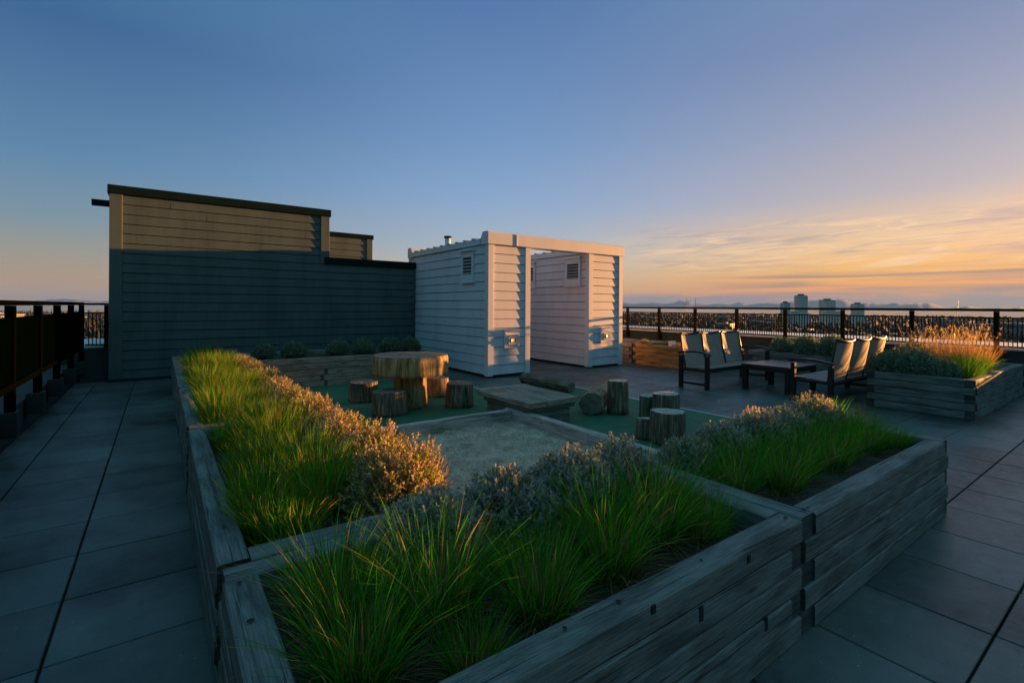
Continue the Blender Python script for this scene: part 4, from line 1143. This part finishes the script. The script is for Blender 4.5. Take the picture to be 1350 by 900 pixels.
# ------------------------------------------------------------------ the view: land, water, mountains, city
GZ = -40.0
def far_mats():
    M['land'] = simple_noise('far_land', (.018, .016, .013), (.045, .038, .028), .012, .95, 0, .01)
    M['hill'] = simple_noise('mountain_forest', (.05, .06, .06), (.09, .10, .10), .002, .95, 0, .01)
    m, nt, b = new_mat('sea_water'); b.inputs['Base Color'].default_value = (.02, .04, .05, 1); b.inputs['Roughness'].default_value = .12
    bump(nt, b, noise(nt, mapping(nt, tc(nt), (.02, .05, 1)), 1, 4), .15, 1.0); M['water'] = m
    m, nt, b = new_mat('far_crowns')
    at = nt.nodes.new('ShaderNodeAttribute'); at.attribute_name = 'tint'; nt.links.new(at.outputs[0], b.inputs['Base Color']); b.inputs['Roughness'].default_value = .9; M['crown'] = m
    M['house'] = paint('pale_house_wall', (.10, .096, .092), .7, .15); M['house2'] = paint('brick_house_wall', (.07, .042, .03), .8, .2)
    M['hroof'] = paint('dark_house_roof', (.05, .047, .045), .8, .2); M['wroof'] = paint('pale_flat_roof', (.40, .39, .39), .6, .1)
    def tower(name, wall, glass, sx, sz):
        m, nt, b = new_mat(name); uv = tc(nt, 'UV')
        br = nt.nodes.new('ShaderNodeTexBrick'); br.offset = 0; br.inputs['Scale'].default_value = 1
        br.inputs['Brick Width'].default_value = sx; br.inputs['Row Height'].default_value = sz; br.inputs['Mortar Size'].default_value = .35
        br.inputs['Color1'].default_value = (*glass, 1); br.inputs['Color2'].default_value = tuple(g*1.6 for g in glass) + (1,); br.inputs['Mortar'].default_value = (*wall, 1)
        nt.links.new(uv, br.inputs['Vector']); nt.links.new(br.outputs[0], b.inputs['Base Color']); b.inputs['Roughness'].default_value = .5; return m
    M['tower'] = tower('grey_tower_facade', (.80, .77, .73), (.18, .19, .19), 3.2, 3.0); M['tower2'] = tower('pale_tower_facade', (.82, .76, .70), (.20, .20, .19), 3.6, 3.0)
far_mats()
def disc(name, r0, r1, z, mat, n=220, wob=0, a0=0, a1=2*PI):
    b = MB(); rings = [r0] + [r0 + (r1-r0)*t for t in (.02, .1, .3, 1)]
    prev = None
    for i, r in enumerate(rings):
        cur = []
        for k in range(n):
            a = 2*PI*k/n; rr = r + (wob*(mnoise.noise((math.cos(a)*6, math.sin(a)*6, 2)) + .5*mnoise.noise((math.cos(a)*19, math.sin(a)*19, 2))) if i == len(rings)-1 else 0)
            cur.append(b.vert((rr*math.cos(a), rr*math.sin(a), z)))
        if prev:
            for k in range(n): b.face((prev[k], cur[k], cur[(k+1) % n], prev[(k+1) % n]))
        prev = cur
    b.face([b.f[k][0] for k in range(n)][::-1] if False else [k for k in range(n)])
    o = b.build(name, mat); tag(o, kind='structure'); return o
disc('ground', 200, 3300, GZ, M['land'], wob=650)
disc('water', 500, 60000, GZ - .6, M['water'])
def mountains():
    rng = np.random.default_rng(5); b = MB(); n = 520; idx = {}
    rad = [24500, 26000, 27500, 29000, 30500, 32000]
    for i in range(n+1):
        a = math.radians(-20 + 125*i/n)                       # azimuth from +Y towards +X
        p = (math.sin(a)*9, math.cos(a)*9)
        big = max(0, mnoise.noise((p[0]*.9, p[1]*.9, 3.3)) + .35)
        hgt = 110 + 330*big + 150*mnoise.noise((p[0]*3.6, p[1]*3.6, 7)) + 70*mnoise.noise((p[0]*11, p[1]*11, 1)) + 30*mnoise.noise((p[0]*30, p[1]*30, 1))
        bumpy = math.exp(-((math.degrees(a)-59)/6)**2)*150
        hgt = max(60, min(430, 1e9) and hgt + bumpy)
        for j, r in enumerate(rad):
            prof = (0, .35, .75, 1, .6, 0)[j]
            idx[i, j] = b.vert((r*math.sin(a), r*math.cos(a), GZ - 2 + prof*hgt*(1 + .25*mnoise.noise((p[0]*7, p[1]*7, j*1.7)))))
    for i in range(n):
        for j in range(5): b.face((idx[i,j], idx[i+1,j], idx[i+1,j+1], idx[i,j+1]), None, 0, True)
    tag(b.build('mountains', M['hill']), kind='structure')
mountains()
def city_building():
    b = MB(); b.box(-4.4, 17.2, -9, 21, GZ, -.42)
    tag(b.build('apartment_block', M['parapet']), 'the apartment block that carries the roof garden', 'building')
city_building()
def pt(az_cam, d):
    """azimuth in degrees right of the view axis -> ground point d metres away"""
    a = math.radians(35.9 + az_cam); return (d*math.sin(a), d*math.cos(a))
house_m = {}
def house(kind, x, y, s, rz, label, group):
    if kind not in house_m:
        b = MB()
        if kind < 3:
            w, d, h = ((11, 9, 6), (14, 9, 5), (10, 10, 8))[kind]
            b.box(-w/2, w/2, -d/2, d/2, 0, h, 0)
            e = .6; r = b.vert((-w/2-e, 0, h+3.2)); r2 = b.vert((w/2+e, 0, h+3.2))
            c = [b.vert(p) for p in ((-w/2-e,-d/2-e,h),(w/2+e,-d/2-e,h),(w/2+e,d/2+e,h),(-w/2-e,d/2+e,h))]
            b.face((c[0], c[1], r2, r), None, 1); b.face((c[2], c[3], r, r2), None, 1); b.face((c[1], c[2], r2), None, 0); b.face((c[3], c[0], r), None, 0)
        else:
            w, d, h = ((46, 26, 9), (34, 22, 12))[kind-3]; b.box(-w/2, w/2, -d/2, d/2, 0, h, 0); b.box(-w/2-.4, w/2+.4, -d/2-.4, d/2+.4, h+.01, h+.8, 1); b.box(-6, 4, -4, 3, h+.81, h+3.2, 0)
        o = b.build('house' if kind < 3 else 'flat_roofed_building', [M['house'] if kind != 1 else M['house2'], M['hroof'] if kind < 3 else M['wroof']]); house_m[kind] = o
    else:
        o = house_m[kind].copy(); COL.objects.link(o)
    o.location = (x, y, GZ); o.scale = (s, s, s); o.rotation_euler = (0, 0, rz)
    return tag(o, label, 'house' if kind < 3 else 'building', group)
def city():
    rng = random.Random(12)
    for k in range(170):
        a = rng.uniform(7, 50) if k < 140 else rng.uniform(-50, -38); d = 330 + 2300*rng.random()**1.6
        x, y = pt(a, d); kd = rng.choice((0, 0, 1, 2))
        house(kd, x, y, rng.uniform(.9, 1.3), rng.uniform(0, 6.3), 'small gable-roofed house among trees in the city below the railing', 'houses of the city below')
    for k in range(34):
        a = rng.uniform(9, 48) if k < 24 else rng.uniform(-50, -40); d = rng.uniform(700, 2600); x, y = pt(a, d)
        house(rng.choice((3, 4)), x, y, rng.uniform(.8, 1.3), rng.uniform(0, 6.3), 'low flat pale-roofed building among trees in the city below', 'flat buildings of the city below')
    V, F, C = [], [], []                                       # the tree cover that reads as one brown-green mass
    ico = [(0,0,1),(.89,0,.45),(.28,.85,.45),(-.72,.53,.45),(-.72,-.53,.45),(.28,-.85,.45),(.72,.53,-.45),(-.28,.85,-.45),(-.89,0,-.45),(-.28,-.85,-.45),(.72,-.53,-.45),(0,0,-1)]
    icf = [(0,1,2),(0,2,3),(0,3,4),(0,4,5),(0,5,1),(1,6,2),(2,7,3),(3,8,4),(4,9,5),(5,10,1),(2,6,7),(3,7,8),(4,8,9),(5,9,10),(1,10,6),(11,7,6),(11,8,7),(11,9,8),(11,10,9),(11,6,10)]
    pal = [(.013,.012,.007), (.018,.013,.008), (.010,.012,.007), (.022,.014,.009), (.019,.011,.007)]
    for k in range(8000):
        if k % 4: a = rng.uniform(5, 52)
        else: a = rng.uniform(-52, -36)
        d = 260 + 2900*rng.random()**1.5; x, y = pt(a, d)
        if mnoise.noise((x*.006, y*.006, 2)) < -.28: continue
        r = rng.uniform(2.4, 5.6); h = rng.uniform(5, 12); con = rng.random() < .25
        c = pal[rng.randrange(5)] if not con else (.010, .016, .009); q = rng.uniform(.7, 1.25); m = len(V)
        for (vx, vy, vz) in ico:
            j = rng.uniform(.75, 1.2); tz = (vz+1)/2; w = (1.15-tz)*.9 if con else 1
            V.append((x + vx*r*j*w, y + vy*r*j*w, GZ + 1.5 + tz*h*(1.5 if con else 1)*rng.uniform(.9, 1.1)))
        F += [tuple(m+i for i in f) for f in icf]; C += [(c[0]*q, c[1]*q, c[2]*q, 1)]*12
    o = arrays_to_obj('city_trees', V, F, C, M['crown']); o.data.polygons.foreach_set('use_smooth', [True]*len(F)); tag(o, 'brown and green tree cover of the city stretching to the water', 'trees', None, 'stuff')
    def tower(label, az_c, d, w, dep, top, mat, rz, steps=()):
        x, y = pt(az_c, d); t = thing('tower_block', label, 'tower', (x, y, GZ), rz, 'high-rise towers on the skyline')
        b = MB()
        H = top - GZ
        b.box(-w/2, w/2, -dep/2, dep/2, 0, H, 0)
        o = b.build('facade', M[mat], t)
        b = MB(); b.box(-w/2+.8, w/2-.8, -dep/2+.8, dep/2-.8, H+.01, H+.9); b.box(-w/4, w/5, -dep/4, dep/4, H+.91, H+4); b.build('roof_plant', M['house'], t)
        for (ox, ww, tp) in steps:
            b = MB(); b.box(ox-ww/2, ox+ww/2, -dep/2+1, dep/2-1, 0, tp-GZ); b.build('side_wing', M[mat], t)
    for args in (('short grey tower at the left of the skyline towers', 29.35, 1190, 14, 13, 12, 'tower', -.55, ()),
                 ('tallest grey tower on the skyline, standing right of the short grey one', 30.72, 1190, 19, 16, 27.5, 'tower', -.5, ((-13, 10, -4), (13, 9, -10))),
                 ('wide pale tower in the middle of the skyline with a low wing at its right', 32.95, 1290, 26, 18, 19, 'tower2', -.45, ((19, 16, -4),)),
                 ('brown-grey tower at the right of the skyline towers', 35.4, 1390, 21, 16, 11.5, 'tower2', -.5, ())): tower(*args)
    # a second step on top of the wide tower
    x, y = pt(33.35, 1290)
    # dark evergreen close to the building
    tx, ty = pt(28.9, 270); t = thing('conifer_tree', 'tall dark evergreen tree rising beyond the railing left of the towers', 'tree', (tx, ty, GZ))
    b = MB(); b.tube([(0,0,0),(0,0,20),(0,0,37)], [.7,.45,.08], 8); b.build('trunk', M['house2'], t)
    V, F, C = [], [], []
    for k in range(4200):
        u = rng.random()**.8; z = 5 + 34*u; rr = (1-u)**.75*6.2*(.55 + .45*rng.random()) + .3; a = rng.uniform(0, 6.28)
        rr *= 1 + .3*math.sin(a*3 + z*.7); x, y = rr*math.cos(a), rr*math.sin(a); s = rng.uniform(.25, .6); m = len(V)
        for _ in range(3): V.append((x + rng.uniform(-s, s), y + rng.uniform(-s, s), z + rng.uniform(-s, s)*.6))
        F.append((m, m+1, m+2)); q = rng.uniform(.6, 1.4); C += [(.035*q, .045*q, .02*q, 1)]*3
    arrays_to_obj('crown', V, F, C, M['leaf'], t)
    for k, (a, d, h, l, ln) in enumerate(((19.75, 60, 2.4, 'thin antenna mast beyond the railing, left of the pair', .0), (20.75, 60, 2.3, 'thin leaning antenna mast beyond the railing, right of the pair', -.12), (42.3, 60, 2.0, 'thin slanted wire mast beyond the railing at the far right', .4))):
        x, y = pt(a, d); b = MB(); b.tube([(0,0,0),(0,0,34),(0,0,39.5)], [.12,.06,.03], 6); b.tube([(0,0,39.4),(ln*.8,-ln*.5,41.6+h-1.2)], [.028,.02], 5)
        for q in range(3): b.tube([(-.25,0,38.2+q*.5),(.25,0,38.2+q*.5)], .02, 4)
        o = b.build('antenna_mast', M['black']); o.location = (x, y, GZ); tag(o, l, 'antenna', 'thin masts beyond the railing')
city()
def haze():
    b = MB(); s = 36000; b.box(-s, s, -s, s, GZ - 1.7, 620)
    m = bpy.data.materials.new('evening_haze'); m.use_nodes = True; nt = m.node_tree; nt.nodes.clear()
    out = nt.nodes.new('ShaderNodeOutputMaterial'); v = nt.nodes.new('ShaderNodeVolumePrincipled')
    v.inputs['Color'].default_value = (.16, .36, 1.0, 1); v.inputs['Density'].default_value = 2.7e-5; v.inputs['Anisotropy'].default_value = 0
    nt.links.new(v.outputs[0], out.inputs['Volume'])
    o = b.build('haze', m); tag(o, kind='stuff')
USE_HAZE = True
if USE_HAZE: haze()

S.cycles.use_denoising = True
